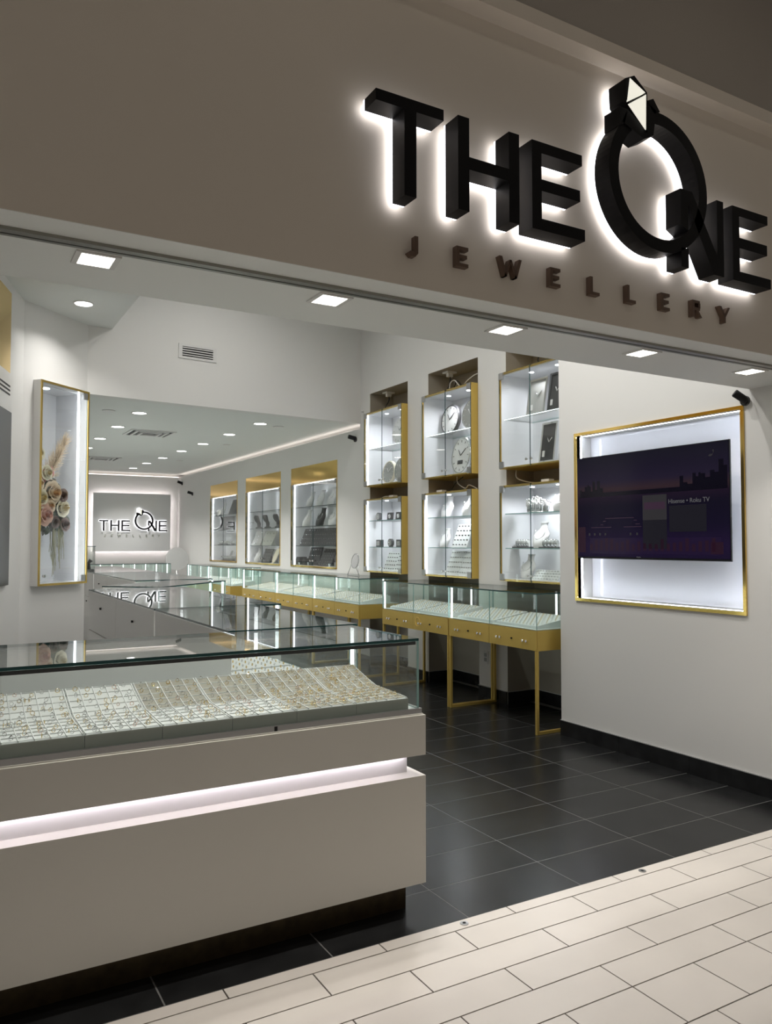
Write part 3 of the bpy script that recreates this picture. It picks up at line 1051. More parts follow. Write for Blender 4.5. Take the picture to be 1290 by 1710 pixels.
t = thing('round_screen', 'large round grey acrylic screen standing behind the rear showcase', 'screen', (4.45, 16.3, 0))
MB().tube([(4.40, 16.45, 1.17), (4.40, 16.47, 1.17)], .24, 40, smooth=False).build('disc', 'panel_grey', t)
MB().tube([(4.40, 16.46, 0.0), (4.40, 16.46, .935)], .02, 12).build('pole', 'steel', t)
MB().disc((4.40, 16.46, 0), .16, .015).build('base', 'steel', t)


# ---- gold showcases along the right wall
def gold_table(label, y0, y1, near_end, far_end, emblem=False):
    t = thing('gold_showcase', label, 'showcase', (4.37, (y0 + y1) / 2, 0), group='gold-framed wall showcases')
    x0, x1 = 4.108, 4.635
    for ye in (y0, y1 - .022):
        f = MB().box(x0 + .004, x0 + .026, ye, ye + .022, 0, .65).build('leg', 'gold_satin', t)
        MB().box(x1 - .022, x1, ye, ye + .022, 0, .65).build('leg', 'gold_satin', t)
        MB().box(x0 + .026, x1 - .022, ye, ye + .022, 0, .022).build('rail', 'gold_satin', t)
    MB().box(x0 + .014, x1, y0, y1, .65, .81).build('apron', 'gold_satin', t)
    ym = (y0 + y1) / 2
    for k, (a, b) in enumerate(((y0 + .002, ym - .002), (ym + .002, y1 - .002))):
        d = MB().box(x0, x0 + .013, a, b, .653, .808).build('drawer', 'gold_satin', t)
        for q in (.22, .78):
            yc = a + (b - a) * q
            hb = MB()
            for s in (-1, 1):
                hb.tube([(x0 - .014, yc + s * .022, .72), (x0, yc + s * .022, .72)], [.011, .007], 10)
            hb.build('handle', 'silver', d)
        MB().tube([(x0 - .008, (a + b) / 2, .725), (x0, (a + b) / 2, .725)], .007, 10).build('lock', 'black', d)
        if emblem and k == 0:
            yc = a + (b - a) * .86
            MB().annulus((yc, .735), .045, .038, x0 - .002, x0, 'x', 32).build('emblem', 'gold_bright', d)
    MB().box(x0 + .01, x1 - .01, y0 + .01, y1 - .01, .81, .816).build('deck', 'tray_white', t)
    s = [('x-', y0, ym - .001), ('x-', ym + .001, y1), ('x+', y0, y1)]
    if near_end:
        s.append(('y-', x0 + .009, x1 - .009))
    if far_end:
        s.append(('y+', x0 + .009, x1 - .009))
    glass_set(t, x0 + .002, x1 - .01, y0, y1, .817, 1.105, s)
    MB().box(x0 + .014, x0 + .026, y1 - .026, y1 - .014, .817, 1.092).build('light_post', 'led_post', t)
    MB().box(x1 - .045, x1 - .033, y0 + .30, y0 + .312, .817, 1.092).build('light_post', 'led_soft', t)
    return t


GT = [(4.79, 6.00, True, False, 'nearest the television', False), (6.012, 7.235, False, True, 'under the two clock cabinets', True),
      (7.767, 9.005, True, False, 'holding the round vanity mirror', False), (9.01, 10.25, False, False, 'below the dark trays', False),
      (10.255, 11.60, False, True, 'third from the mirror end', True), (12.16, 13.40, True, False, 'past the walkway gap', False),
      (13.405, 14.65, False, True, 'farthest along the right wall', False)]
for a in GT:
    gold_table('gold-framed glass showcase table %s' % a[4], a[0], a[1], a[2], a[3], a[5])


# ------------------------------------------------------------------ jewellery trays of the front counter
ringp = {}


def ring_mesh(m):
    if m not in ringp:
        mb = MB().torus((0, 0, .0085), .0085, .0012, 'y', 12, 5)
        mb.add([(-.003, -.003, .0165), (.003, -.003, .0165), (.003, .003, .0165), (-.003, .003, .0165), (0, 0, .0215)],
               [(0, 1, 4), (1, 2, 4), (2, 3, 4), (3, 0, 4), (3, 2, 1, 0)], 1)
        me = bpy.data.meshes.new('ring')
        me.from_pydata(mb.v, [], mb.f)
        me.materials.append(MATS[m])
        me.materials.append(MATS['silver'])
        me.polygons.foreach_set('material_index', mb.m)
        me.polygons.foreach_set('use_smooth', mb.sm)
        ringp[m] = me
    return ringp[m]


def tray_z(y):      # profile of the curved tray top
    if y < 3.05:
        return .862 + (y - 2.79) * .03
    return .870 + ((y - 3.05) / .226) ** 1.15 * .062


TD = ["at the counter's open end", "second from the counter's open end", "third from the counter's open end",
      "fourth from the counter's open end", "fifth from the counter's open end", "cut by the picture edge"]
assert len(NTH) == 10
TR = ['at the open end', 'second from open end', 'third from open end', 'fourth from open end', 'fifth from open end', 'at picture edge']
edges = [-.066, .190, .444, .700, .953, 1.207, 1.462, 1.705]
for k in range(6):
    x1, x0 = edges[7 - k] - .001, edges[6 - k] + .001
    dark = k < 4
    t = thing('jewellery_tray', '%s jewellery tray %s' % ('grey-celled' if dark else 'white', TD[k]), 'tray', ((x0 + x1) / 2, 3.03, .818))
    prof = [(2.787, .8185), (3.276, .8185)] + [(yy, tray_z(yy)) for yy in (3.276, 3.21, 3.15, 3.10, 3.05, 2.92, 2.787)]
    MB().prism(prof, x0, x1, 'x').build('body', 'tray_white', t)
    MB().box(x0, x1, 2.7845, 2.787, .8185, .861).build('front_riser', 'tray_grey', t)
    nc = 5
    rowsy = [2.80 + .0475 * j for j in range(10)]
    mbp, mbd = MB(), MB()
    cw = (x1 - x0 - .008) / nc
    for j, ry in enumerate(rowsy):
        ry2 = ry + .0475
        za, zb = tray_z(ry + .004), tray_z(ry2 - .004)
        for c in range(nc):
            xa, xb = x0 + .006 + cw * c, x0 + .006 + cw * (c + 1) - .004
            vs = [(xa, ry + .005, za + .0012), (xb, ry + .005, za + .0012), (xb, ry2 - .005, zb + .0012), (xa, ry2 - .005, zb + .0012)]
            vs2 = [(p[0], p[1], p[2] - .003) for p in vs]
            deep = dark and (j >= 5 or k < 2)
            mbp.add(vs2 + vs, [(3, 2, 1, 0), (4, 5, 6, 7), (0, 1, 5, 4), (1, 2, 6, 5), (2, 3, 7, 6), (3, 0, 4, 7)], 0 if deep else 1)
        mbd.add([(x0, ry2 - .004, zb), (x1, ry2 - .004, zb), (x1, ry2, zb), (x0, ry2, zb), (x0, ry2 - .004, zb + .005), (x1, ry2 - .004, zb + .005),
                 (x1, ry2, zb + .005), (x0, ry2, zb + .005)], [(0, 3, 2, 1), (4, 5, 6, 7), (0, 1, 5, 4), (2, 3, 7, 6), (0, 4, 7, 3), (1, 2, 6, 5)])
    for c in range(nc + 1):
        xa = min(x1 - .004, x0 + .002 + cw * c)
        for (ya, yb) in ((2.79, 3.05), (3.05, 3.12), (3.12, 3.20), (3.20, 3.276)):
            z0, z1 = tray_z(ya), tray_z(yb)
            mbd.add([(xa, ya, z0 - .002), (xa + .003, ya, z0 - .002), (xa + .003, yb, z1 - .002), (xa, yb, z1 - .002),
                     (xa, ya, z0 + .005), (xa + .003, ya, z0 + .005), (xa + .003, yb, z1 + .005), (xa, yb, z1 + .005)],
                    [(0, 3, 2, 1), (4, 5, 6, 7), (0, 1, 5, 4), (2, 3, 7, 6), (0, 4, 7, 3), (1, 2, 6, 5)])
    mbp.build('pads', ['pad_beige', 'pad_white'], t)['kind'] = 'stuff'
    mbd.build('divider_grid', 'tray_white', t)['kind'] = 'stuff'
    for j, ry in enumerate(rowsy):
        for c in range(nc):
            for q in range(1):
                u = rnd.random()
                m = ('gold_bright' if u < (.75 if k in (0, 1) else .45) else 'silver' if u < .92 else 'rose_gold')
                o = bpy.data.objects.new('ring', ring_mesh(m))
                COL.objects.link(o)
                ry_ = ry + rnd.uniform(.014, .034)
                o.location = (x0 + .006 + cw * (c + rnd.uniform(.25, .75)), ry_, tray_z(ry_) + .001)
                o.rotation_euler = (rnd.uniform(-.15, .15), 0, rnd.uniform(-.6, .6))
                o.scale = (rnd.uniform(.7, .95),) * 3
                nmn = {'gold_bright': 'gold', 'silver': 'silver', 'rose_gold': 'pink'}[m]
                tag(o, '%s ring, %s row from the front, %s column, jewellery tray %s' % (nmn, NTH[j], NTH[c], TR[k]), 'ring', 'rings in the tray ' + TR[k])
    # crowd of small studs and hoops too small to tell apart
    st = MB()
    for q in range(90 if k in (0, 1) else 30):
        x, y_ = rnd.uniform(x0 + .01, x1 - .01), rnd.uniform(2.80, 3.265)
        z = tray_z(y_) + .001
        st.torus((x, y_, z + .008), .005 + rnd.random() * .003, .0009, rnd.choice('xy'), 8, 4, rnd.choice((0, 0, 1) if k in (0, 1) else (0, 1, 1)))
    st.build('studs', ['gold_bright', 'silver'], t)['kind'] = 'stuff'


# trays and pads inside the other showcases
def stud_tray(label, x0, x1, y0, y1, z, tilt=.03, rows_=6, cols=10, group=None, m='tray_white', studm='gold_bright', up='x'):
    """flat display pad rising towards +x (up='x') or flat, with rows of tiny studs"""
    t = thing('display_pad', label, 'tray', ((x0 + x1) / 2, (y0 + y1) / 2, z), group=group)
    MB().prism([(x0, z), (x1, z), (x1, z + .02 + tilt), (x0, z + .02)], y0, y1, 'y').build('pad', m, t)
    st = MB()
    for i in range(rows_):
        for j in range(cols):
            x = x0 + (i + .5) / rows_ * (x1 - x0)
            y_ = y0 + (j + .5) / cols * (y1 - y0)
            zz = z + .02 + tilt * (x - x0) / (x1 - x0)
            st.torus((x, y_, zz + .006), .007, .0018, 'x', 6, 4, (i + j) % 2)
    st.build('studs', [studm, 'silver'], t)['kind'] = 'stuff'
    return t


for i, a in enumerate(GT):
    y0, y1 = a[0] + .06, a[1] - .06
    ym = (y0 + y1) / 2
    for q, (c, d) in enumerate(((y0, ym - .02), (ym + .02, y1))):
        if i >= 5:
            stud_tray('white stud pad, %s half inside the gold showcase %s' % (('near', 'far')[q], a[4]), 4.17, 4.55, c, d, .8165, .05, 4, 5, 'pads in the showcase %s' % a[4])
        else:
            stud_tray('white stud pad, %s half of the gold showcase %s' % (('near', 'far')[q], a[4]), 4.17, 4.55, c, d, .8165, .06, 8, 12, 'pads in the gold showcases')
for i, (x0, x1, y0, y1, lab) in enumerate(((1.22, 1.70, 3.43, 3.98, 'beside the front counter'), (1.22, 1.70, 4.02, 4.68, 'in the showcase adjoining the front counter'),
                                           (1.25, 1.85, 4.85, 5.55, 'in the near third of the long island showcase'), (1.25, 1.85, 5.6, 6.25, 'in the middle of the long island showcase'),
                                           (1.25, 1.85, 6.3, 6.98, 'in the far third of the long island showcase'))):
    stud_tray('broad white stud pad %s' % lab, x0, x1, y0, y1, .8065, .01, 9, 12, 'pads in the island showcases')
for i, y_ in enumerate((8.95, 9.74, 10.51, 11.4, 12.4, 13.3)):
    stud_tray('white stud pad, %s beyond the island bend' % NTH[i], 2.12, 2.56, y_ - .38, y_ + .38, .8065, .02, 4, 6, 'pads in the far island showcases')

# ------------------------------------------------------------------ wall cabinets of the near niches
def wall_cabinet(label, y0, y1, z0, z1, shelves, strip, shelf_led=False):
    x0, x1 = 4.575, 4.985
    t = thing('glass_cabinet', label, 'display cabinet', (4.78, (y0 + y1) / 2, z0), group='glass-fronted wall cabinets')
    a = .016
    # box of four panels, gold outside and white lining
    MB().box(x0 + .012, x1, y0, y0 + a, z0, z1).build('side_panel', 'gold_satin', t)
    MB().box(x0 + .012, x1, y1 - a, y1, z0, z1).build('side_panel', 'gold_satin', t)
    MB().box(x0 + .012, x1, y0 + a, y1 - a, z1 - a, z1).build('top_panel', 'gold_satin', t)
    MB().box(x0 + .012, x1, y0 + a, y1 - a, z0, z0 + a).build('bottom_panel', 'gold_satin', t)
    e = .004
    li = MB()
    li.box(x1 - .02, x1 - .004, y0 + a, y1 - a, z0 + a, z1 - a)
    li.box(x0 + .0125, x1 - .02, y0 + a, y0 + a + e, z0 + a, z1 - a).box(x0 + .0125, x1 - .02, y1 - a - e, y1 - a, z0 + a, z1 - a)
    li.box(x0 + .03, x1 - .02, y0 + a + e, y1 - a - e, z1 - a - e, z1 - a).box(x0 + .03, x1 - .02, y0 + a + e, y1 - a - e, z0 + a, z0 + a + e)
    li.build('lining', 'white_gloss', t)
    # gold edge strip around the front
    MB().box(x0 + .004, x0 + .012, y0, y1, z1 - .012, z1).box(x0 + .004, x0 + .012, y0, y1, z0, z0 + .012)\
        .box(x0 + .004, x0 + .012, y0, y0 + .010, z0 + .012, z1 - .012).box(x0 + .004, x0 + .012, y1 - .010, y1, z0 + .012, z1 - .012).build('front_edge', 'gold_mirror', t)
    ym = (y0 + y1) / 2
    for k, (c, d) in enumerate(((y0 + .002, ym - .002), (ym + .002, y1 - .002))):
        p = MB().pane(x0 - .004, x0 + .003, c, d, z0 + .003, z1 - .003).build('door', ['glass', 'glass_edge'], t)
        yh = c if k == 0 else d - .062
        for zz in (z0 + .004, z1 - .066):
            MB().box(x0 - .008, x0 + .006, yh, yh + .062, zz, zz + .062).build('hinge', 'steel', p)
        yk = d - .03 if k == 0 else c + .03
        MB().tube([(x0 - .028, yk, z0 + .06), (x0 - .020, yk, z0 + .06), (x0 - .004, yk, z0 + .06)], [.011, .012, .006], 12).build('knob', 'silver', p)
    for zz in shelves:
        s = MB().pane(x0 + .05, x1 - .022, y0 + a + e, y1 - a - e, zz - .008, zz).build('shelf', ['glass', 'glass_edge_light'], t)
        if shelf_led:
            MB().box(x0 + .0455, x0 + .0499, y0 + a + e, y1 - a - e, zz - .0075, zz - .0035).build('light_strip', 'led_soft', s)
    if strip:
        MB().box(x0 + .035, x0 + .045, y1 - a - e - .008, y1 - a - e, z0 + .02, z1 - .02).build('light_strip', 'led', t)
        MB().box(x0 + .035, x0 + .047, y0 + a + e, y0 + a + e + .008, z0 + .02, z1 - .02).build('light_strip', 'led', t)
    for q in (.3, .7):
        yl = y0 + (y1 - y0) * q
        MB().disc((x0 + .17, yl, z1 - a - e - .004), .022, .004, n=16).build('puck_light', 'led', t)
    lamp(t, ((x0 + x1) / 2 - .03, ym, z1 - .03), 5.4, .14, (.92, .93, 1), 160)
    return t


CZ = dict(u=(2.19, 3.095), l=(1.15, 2.035))
CAB = {}
for nm, (y0, y1) in zip(('c', 'b', 'a'), NI):
    for lv in 'ul':
        z0, z1 = CZ[lv]
        H = z1 - z0
        pos = {'c': 'beside the television wall', 'b': 'in the middle niche', 'a': 'in the niche nearest the bulkhead'}[nm]
        sh = [z0 + .47] if lv == 'u' else [z0 + .305, z0 + .625]
        wall_cabinet('%s gold-sided glass cabinet %s' % ('upper' if lv == 'u' else 'lower', pos), y0 + .004, y1 - .004, z0, z1, sh, nm == 'a' or (nm == 'b' and lv == 'l'), lv == 'u')
        CAB[nm + lv] = (y0 + .02, y1 - .02, [z0 + .0205] + [q + .0005 for q in sh])


# ---- contents: prototypes built around the origin, facing -X
def wall_clock(label, y_, z, r, face, rim, hands='black', x=4.80, oval=1.0, lcd=False):
    t = thing('wall_clock', label, 'clock', (x, y_, z), group='clocks in the wall cabinets')
    tilt = .12

    def lean(p):    # p = (depth, y, height) leaning back at the top
        return (x + p[0] + p[2] * tilt, y_ + p[1], z + p[2])
    c = r * oval
    n = 40
    mb = MB()

    def ring(rr, d, m_):
        return [lean((d, rr * math.cos(2 * math.pi * i / n), c + rr * oval * math.sin(2 * math.pi * i / n))) for i in range(n)]
    mb.loft([ring(r, .03, 0), ring(r, 0, 0), ring(r * .95, -.012, 0), ring(r * .88, -.006, 0)], 0, True)
    mb.build('rim', rim, t)
    MB().loft([ring(r * .88, .0, 0), ring(r * .88, -.007, 0)], 0, False).build('face', face, t)
    hb = MB()
    for ang, ln in ((R(125), .45), (R(40), .65)):
        dy, dz = -math.cos(ang) * ln * r, math.sin(ang) * ln * r
        hb.tube([lean((-.010, 0, c)), lean((-.010, dy, c + dz))], .004, 6)
    hb.build('hands', hands, t)
    tk = MB()
    for i in range(12):
        a = i * math.pi / 6
        tk.tube([lean((-.009, .70 * r * math.cos(a), c + .70 * r * oval * math.sin(a))), lean((-.009, .82 * r * math.cos(a), c + .82 * r * oval * math.sin(a)))], .003, 5)
    tk.build('hour_marks', hands, t)
    if lcd:
        MB().add([lean((-.0095, -.045, c - .55 * r)), lean((-.0095, .045, c - .55 * r)), lean((-.0095, .045, c - .3 * r)), lean((-.0095, -.045, c - .3 * r)),
                  lean((-.007, -.045, c - .55 * r)), lean((-.007, .045, c - .55 * r)), lean((-.007, .045, c - .3 * r)), lean((-.007, -.045, c - .3 * r))],
                 [(0, 3, 2, 1), (4, 5, 6, 7), (0, 1, 5, 4), (1, 2, 6, 5), (2, 3, 7, 6), (3, 0, 4, 7)]).build('digital_display', 'clock_dark', t)
    return t


def frame_clock(label, y_, z, w, h, face, rim, x=4.82, tag_=True, nm='clock', hands='silver'):
    t = thing('framed_clock', label, 'clock', (x, y_, z), group='clocks in the wall cabinets')
    k = .14

    def q(d, a, b):
        return (x + d + b * k, y_ + a, z + b)

    def slab(d0, d1, a0, a1, b0, b1):
        return [q(d0, a0, b0), q(d0, a1, b0), q(d0, a1, b1), q(d0, a0, b1), q(d1, a0, b0), q(d1, a1, b0), q(d1, a1, b1), q(d1, a0, b1)]
    F = [(0, 3, 2, 1), (4, 5, 6, 7), (0, 1, 5, 4), (1, 2, 6, 5), (2, 3, 7, 6), (3, 0, 4, 7)]
    b = w * .09
    rb = MB()
    for (a0, a1, b0, b1) in ((-w / 2, w / 2, 0, b), (-w / 2, w / 2, h - b, h), (-w / 2, -w / 2 + b, b, h - b), (w / 2 - b, w / 2, b, h - b)):
        rb.add(slab(-.012, .02, a0, a1, b0, b1), F)
    rb.build('frame', rim, t)
    MB().add(slab(0, .015, -w / 2 + b, w / 2 - b, b, h - b), F).build('face', face, t)
    hb = MB()
    c = h * .5
    for ang, ln in ((R(115), .22), (R(45), .28)):
        hb.tube([q(-.004, 0, c), q(-.004, -math.cos(ang) * ln * w, c + math.sin(ang) * ln * w)], .004, 6)
    hb.build('hands', hands, t)
    if tag_:
        MB().add(slab(-.005, -.001, w * .22, w * .36, h * .15, h * .3), F).build('price_tag', 'white_plastic', t)


y0, y1, zs = CAB['cu']
frame_clock('silver-framed grey clock leaning on the upper shelf beside the television wall', 5.46, zs[1], .25, .34, 'lattice_grey', 'silver', x=4.70)
frame_clock('black patterned framed clock at the upper shelf edge beside the television wall', 5.17, zs[1], .20, .34, 'clock_dark', 'velvet_grey', x=4.67, hands='white_plastic')
frame_clock('silver-framed black clock on the lower shelf beside the television wall', 5.27, zs[0], .20, .36, 'clock_dark', 'silver', x=4.66)
y0, y1, zs = CAB['bu']
wall_clock('round white clock with black and silver rim in the middle cabinet', 6.94, zs[1], .165, 'clock_face', 'clock_dark', x=4.76)
wall_clock('round grey clock with silver rim beside the cabinet side', 6.45, zs[1], .15, 'lattice_grey', 'silver', 'white_plastic', x=4.68)
wall_clock('silver oval clock with small digital display', 6.66, zs[0], .165, 'clock_face', 'silver', x=4.70, oval=1.2, lcd=True)
y0, y1, zs = CAB['au']
wall_clock('pale lace-edged clock on the top shelf of the far niche', 7.86, zs[1], .16, 'clock_face', 'white_plastic', 'grey_plastic', x=4.68)
wall_clock('round brown-faced clock with ivory rim on the bottom of the far niche', 8.15, zs[0], .14, 'lattice_grey', 'petal_white', 'white_plastic', x=4.70)
wall_clock('round grey clock half hidden beside the brown-faced clock', 7.82, zs[0], .15, 'lattice_grey', 'silver', 'white_plastic', x=4.68)


def desk_clock(label, y_, z, kind):
    t = thing('desk_clock', label, 'clock', (4.72, y_, z), group='small desk clocks')
    x = 4.72
    if kind == 'round':
        MB().tube([(x - .015, y_, z + .05), (x + .02, y_, z + .05)], .047, 24, smooth=False).build('case', 'velvet_grey', t)
        MB().tube([(x - .018, y_, z + .05), (x - .0152, y_, z + .05)], .038, 24, smooth=False).build('face', 'lattice_grey', t)
        MB().box(x - .012, x + .02, y_ - .025, y_ + .025, z, z + .008).build('foot', 'velvet_grey', t)
    elif kind == 'diamond':
        k = .035
        MB().prism([(y_ - .06 + k, z), (y_ + .04 + k, z), (y_ + .06, z + .09), (y_ - .04, z + .09)], x - .01, x + .02, 'x').build('case', 'clock_dark', t)
        MB().disc((x - .013, y_ + .012, z + .045), .026, .002, 'x').build('face', 'clock_face', t)
    else:
        MB().box(x - .02, x + .03, y_ - .05, y_ + .05, z, z + .085).build('case', 'velvet_grey', t)
        MB().box(x - .0225, x - .0205, y_ - .036, y_ + .036, z + .015, z + .07).build('face', 'lattice_grey', t)
    hb = MB().tube([(x - .0235, y_, z + .047), (x - .0235, y_ + .012, z + .062)], .002, 5).tube([(x - .0235, y_, z + .047), (x - .0235, y_ - .018, z + .056)], .002, 5)
    hb.build('hands', 'silver', t)


y0, y1, zs = CAB['al']
desk_clock('small round desk clock on the upper shelf of the lower far cabinet', 8.40, zs[2], 'round')
desk_clock('slanted black desk clock on the upper shelf of the lower far cabinet', 8.11, zs[2], 'diamond')
desk_clock('second slanted black desk clock, beside the cabinet side', 7.91, zs[2], 'diamond')
desk_clock('square grey desk clock on the middle shelf of the lower far cabinet', 8.385, zs[1], 'square')
desk_clock('round dark desk clock on the middle shelf of the lower far cabinet', 8.11, zs[1], 'round')
desk_clock('pale square desk clock on the middle shelf beside the cabinet side', 7.90, zs[1], 'square')


def slant_tray(label, x, y_, z, w, h, m, studm, rows_=5, cols=5, group='slanted earring stands', k=.42):
    t = thing('earring_stand', label, 'earring stand', (x, y_, z), group=group)
    MB().add([(x, y_ - w / 2, z), (x, y_ + w / 2, z), (x + h * k, y_ + w / 2, z + h), (x + h * k, y_ - w / 2, z + h),
              (x + .012, y_ - w / 2, z), (x + .012, y_ + w / 2, z), (x + h * k + .012, y_ + w / 2, z + h), (x + h * k + .012, y_ - w / 2, z + h)],
             [(0, 1, 2, 3), (7, 6, 5, 4), (0, 4, 5, 1), (1, 5, 6, 2), (2, 6, 7, 3), (3, 7, 4, 0)]).build('board', m, t)
    MB().add([(x + .012, y_ - .02, z), (x + .012, y_ + .02, z), (x + h * k + .01, y_ + .02, z + h * .9), (x + h * k + .01, y_ - .02, z + h * .9),
              (x + h * k + .06, y_ - .02, z), (x + h * k + .06, y_ + .02, z)], [(0, 1, 5, 4), (2, 3, 4, 5), (0, 3, 2, 1), (1, 2, 5), (0, 4, 3)]).build('strut', m, t)
    st = MB()
    for i in range(rows_):
        for j in range(cols):
            yy = y_ - w / 2 + (j + .5) / cols * w
            u = (i + .6) / rows_ * h
            for s in (-.007, .007):
                st.box(x + u * k - .006, x + u * k - .001, yy + s - .004, yy + s + .004, z + u - .004, z + u + .006, 0)
    st.build('earrings', studm, t)['kind'] = 'stuff'


slant_tray('white earring stand at the bottom of the lower far cabinet', 4.69, 8.12, zs[0], .26, .22, 'pad_white', 'velvet_grey')
slant_tray('white earring stand beside the side of the lower far cabinet', 4.67, 7.84, zs[0], .22, .24, 'pad_white', 'velvet_grey')
y0, y1, zs = CAB['bl']
slant_tray('white earring stand with dark pairs on the middle shelf', 4.70, 6.68, zs[1], .27, .24, 'pad_white', 'velvet_grey', 5, 5)
slant_tray('white earring stand side by side with another at the bottom', 4.69, 6.80, zs[0], .25, .25, 'pad_white', 'lattice_grey', 5, 6)
slant_tray('white earring stand beside the side of the lower middle cabinet', 4.66, 6.51, zs[0], .24, .25, 'pad_white', 'lattice_grey', 5, 6)


# necklace busts
def bust_mesh(s=1.0):
    rings = []
    n = 20
    for (z, w, d, off) in ((0, .055, .045, 0), (.02, .06, .05, 0), (.06, .085, .045, .008), (.10, .105, .036, .022), (.13, .10, .030, .036), (.155, .068, .028, .048), (.178, .040, .027, .058), (.225, .035, .028, .068), (.238, .044, .036, .07)):
        rings.append([(off * s + d * s * math.cos(2 * math.pi * i / n), w * s * math.sin(2 * math.pi * i / n), z * s) for i in range(n)])
    return rings


def necklace_bust(label, x, y_, z, m, s=1.0, chain='silver', group='necklace busts', rz=0):
    t = thing('necklace_bust', label, 'necklace bust', (x, y_, z), rz or 1e-5, group)
    MB().loft(bust_mesh(s)).build('bust', m, t)
    pts = []
    for i in range(15):
        a = R(-115 + i * 230 / 14)
        zz = .165 - .085 * math.cos(a * .78)
        wv = (.062 + (.165 - zz) * .25)
        pts.append(((-.045 + zz * .28 + .02 * abs(math.sin(a * .78))) * s - .004 * s, wv * s * math.sin(a * .78), zz * s))
    MB().tube(pts, .0028 * s, 6).build('necklace', chain, t)
    return t


necklace_bust('white bust on the top shelf of the lower middle cabinet, by the door seam', 4.76, 7.0, zs[2], 'bust_white', .95)
necklace_bust('white bust on the top shelf of the lower middle cabinet, by its side', 4.72, 6.56, zs[2], 'bust_white', .92)
necklace_bust('white bust on the middle shelf next to the earring stand', 4.76, 7.04, zs[1], 'bust_white', .85)
y0, y1, zs = CAB['cl']
necklace_bust('white bust on the middle shelf beside the bangle row', 4.76, 5.50, zs[1], 'bust_white', 1.0)
necklace_bust('white bust at the bottom of the lower cabinet beside the television wall', 4.76, 5.68, zs[0], 'bust_white', .95)
necklace_bust('white bust at the top shelf edge beside the television wall', 4.70, 5.17, zs[2], 'bust_white', .9)


def bangle_rack(label, y_, z, n=5, x=4.74, m='silver'):
    t = thing('bangle_rack', label, 'bangle rack', (x, y_, z), group='bangle racks')
    MB().box(x - .05, x + .05, y_ - .10, y_ + .10, z, z + .012).build('base', 'velvet_grey', t)
    MB().tube([(x, y_ - .09, z + .052), (x, y_ + .09, z + .052)], .018, 12).build('bar', 'pad_white', t)
    MB().box(x - .01, x + .01, y_ - .094, y_ - .084, z + .012, z + .05).build('post', 'pad_white', t)
    MB().box(x - .01, x + .01, y_ + .084, y_ + .094, z + .012, z + .05).build('post', 'pad_white', t)
    for i in range(n):
        MB().torus((x, y_ - .07 + i * .14 / (n - 1), z + .046), .030, .005, 'y', 20, 6).build('bangle', m, t)


bangle_rack('rack of five silver bangles on the dark base by the cabinet door seam', 5.70, zs[1], 5)
bangle_rack('rack of silver bangles at the shelf edge beside the television wall', 5.28, zs[1], 4, 4.70)


def tiara(label, y_, z, x=4.76):
    t = thing('tiara', label, 'tiara', (x, y_, z))
    mb, lf = MB(), MB()
    for i in range(34):
        a = R(-75 + 150 * i / 33)
        bx_, by_ = x - .08 * math.cos(a) + .06, y_ + .14 * math.sin(a)
        h = .08 + .07 * math.cos(a) * (0.6 + .4 * rnd.random())
        for q in range(3):
            dx, dy = rnd.uniform(-.012, .02), rnd.uniform(-.02, .02)
            mb.tube([(bx_, by_, z + .003), (bx_ + dx * .5, by_ + dy * .5, z + h * .5), (bx_ + dx, by_ + dy, z + h * rnd.uniform(.6, 1))], [.003, .0025, .002], 5)
            c = (bx_ + dx, by_ + dy, z + h * rnd.uniform(.5, 1))
            lf.add([(c[0], c[1] - .012, c[2]), (c[0] - .006, c[1], c[2] + .006), (c[0], c[1] + .012, c[2]), (c[0], c[1], c[2] - .012), (c[0], c[1], c[2] + .014)],
                   [(0, 1, 4), (1, 2, 4), (0, 3, 1), (1, 3, 2), (0, 4, 2, 3)])
    mb.build('branches', 'silver', t)['kind'] = 'stuff'
    lf.build('petals', 'bust_white', t)['kind'] = 'stuff'
    MB().torus((x + .05, y_, z + .004), .10, .004, 'z', 30, 6).build('band', 'silver', t)


tiara('silver leafy tiara on the top shelf beside the television wall', 5.49, zs[2], 4.70)
slant_tray('low white ring stand at the bottom beside the television wall', 4.66, 5.33, zs[0], .34, .09, 'pad_white', 'silver', 4, 9, k=.9)

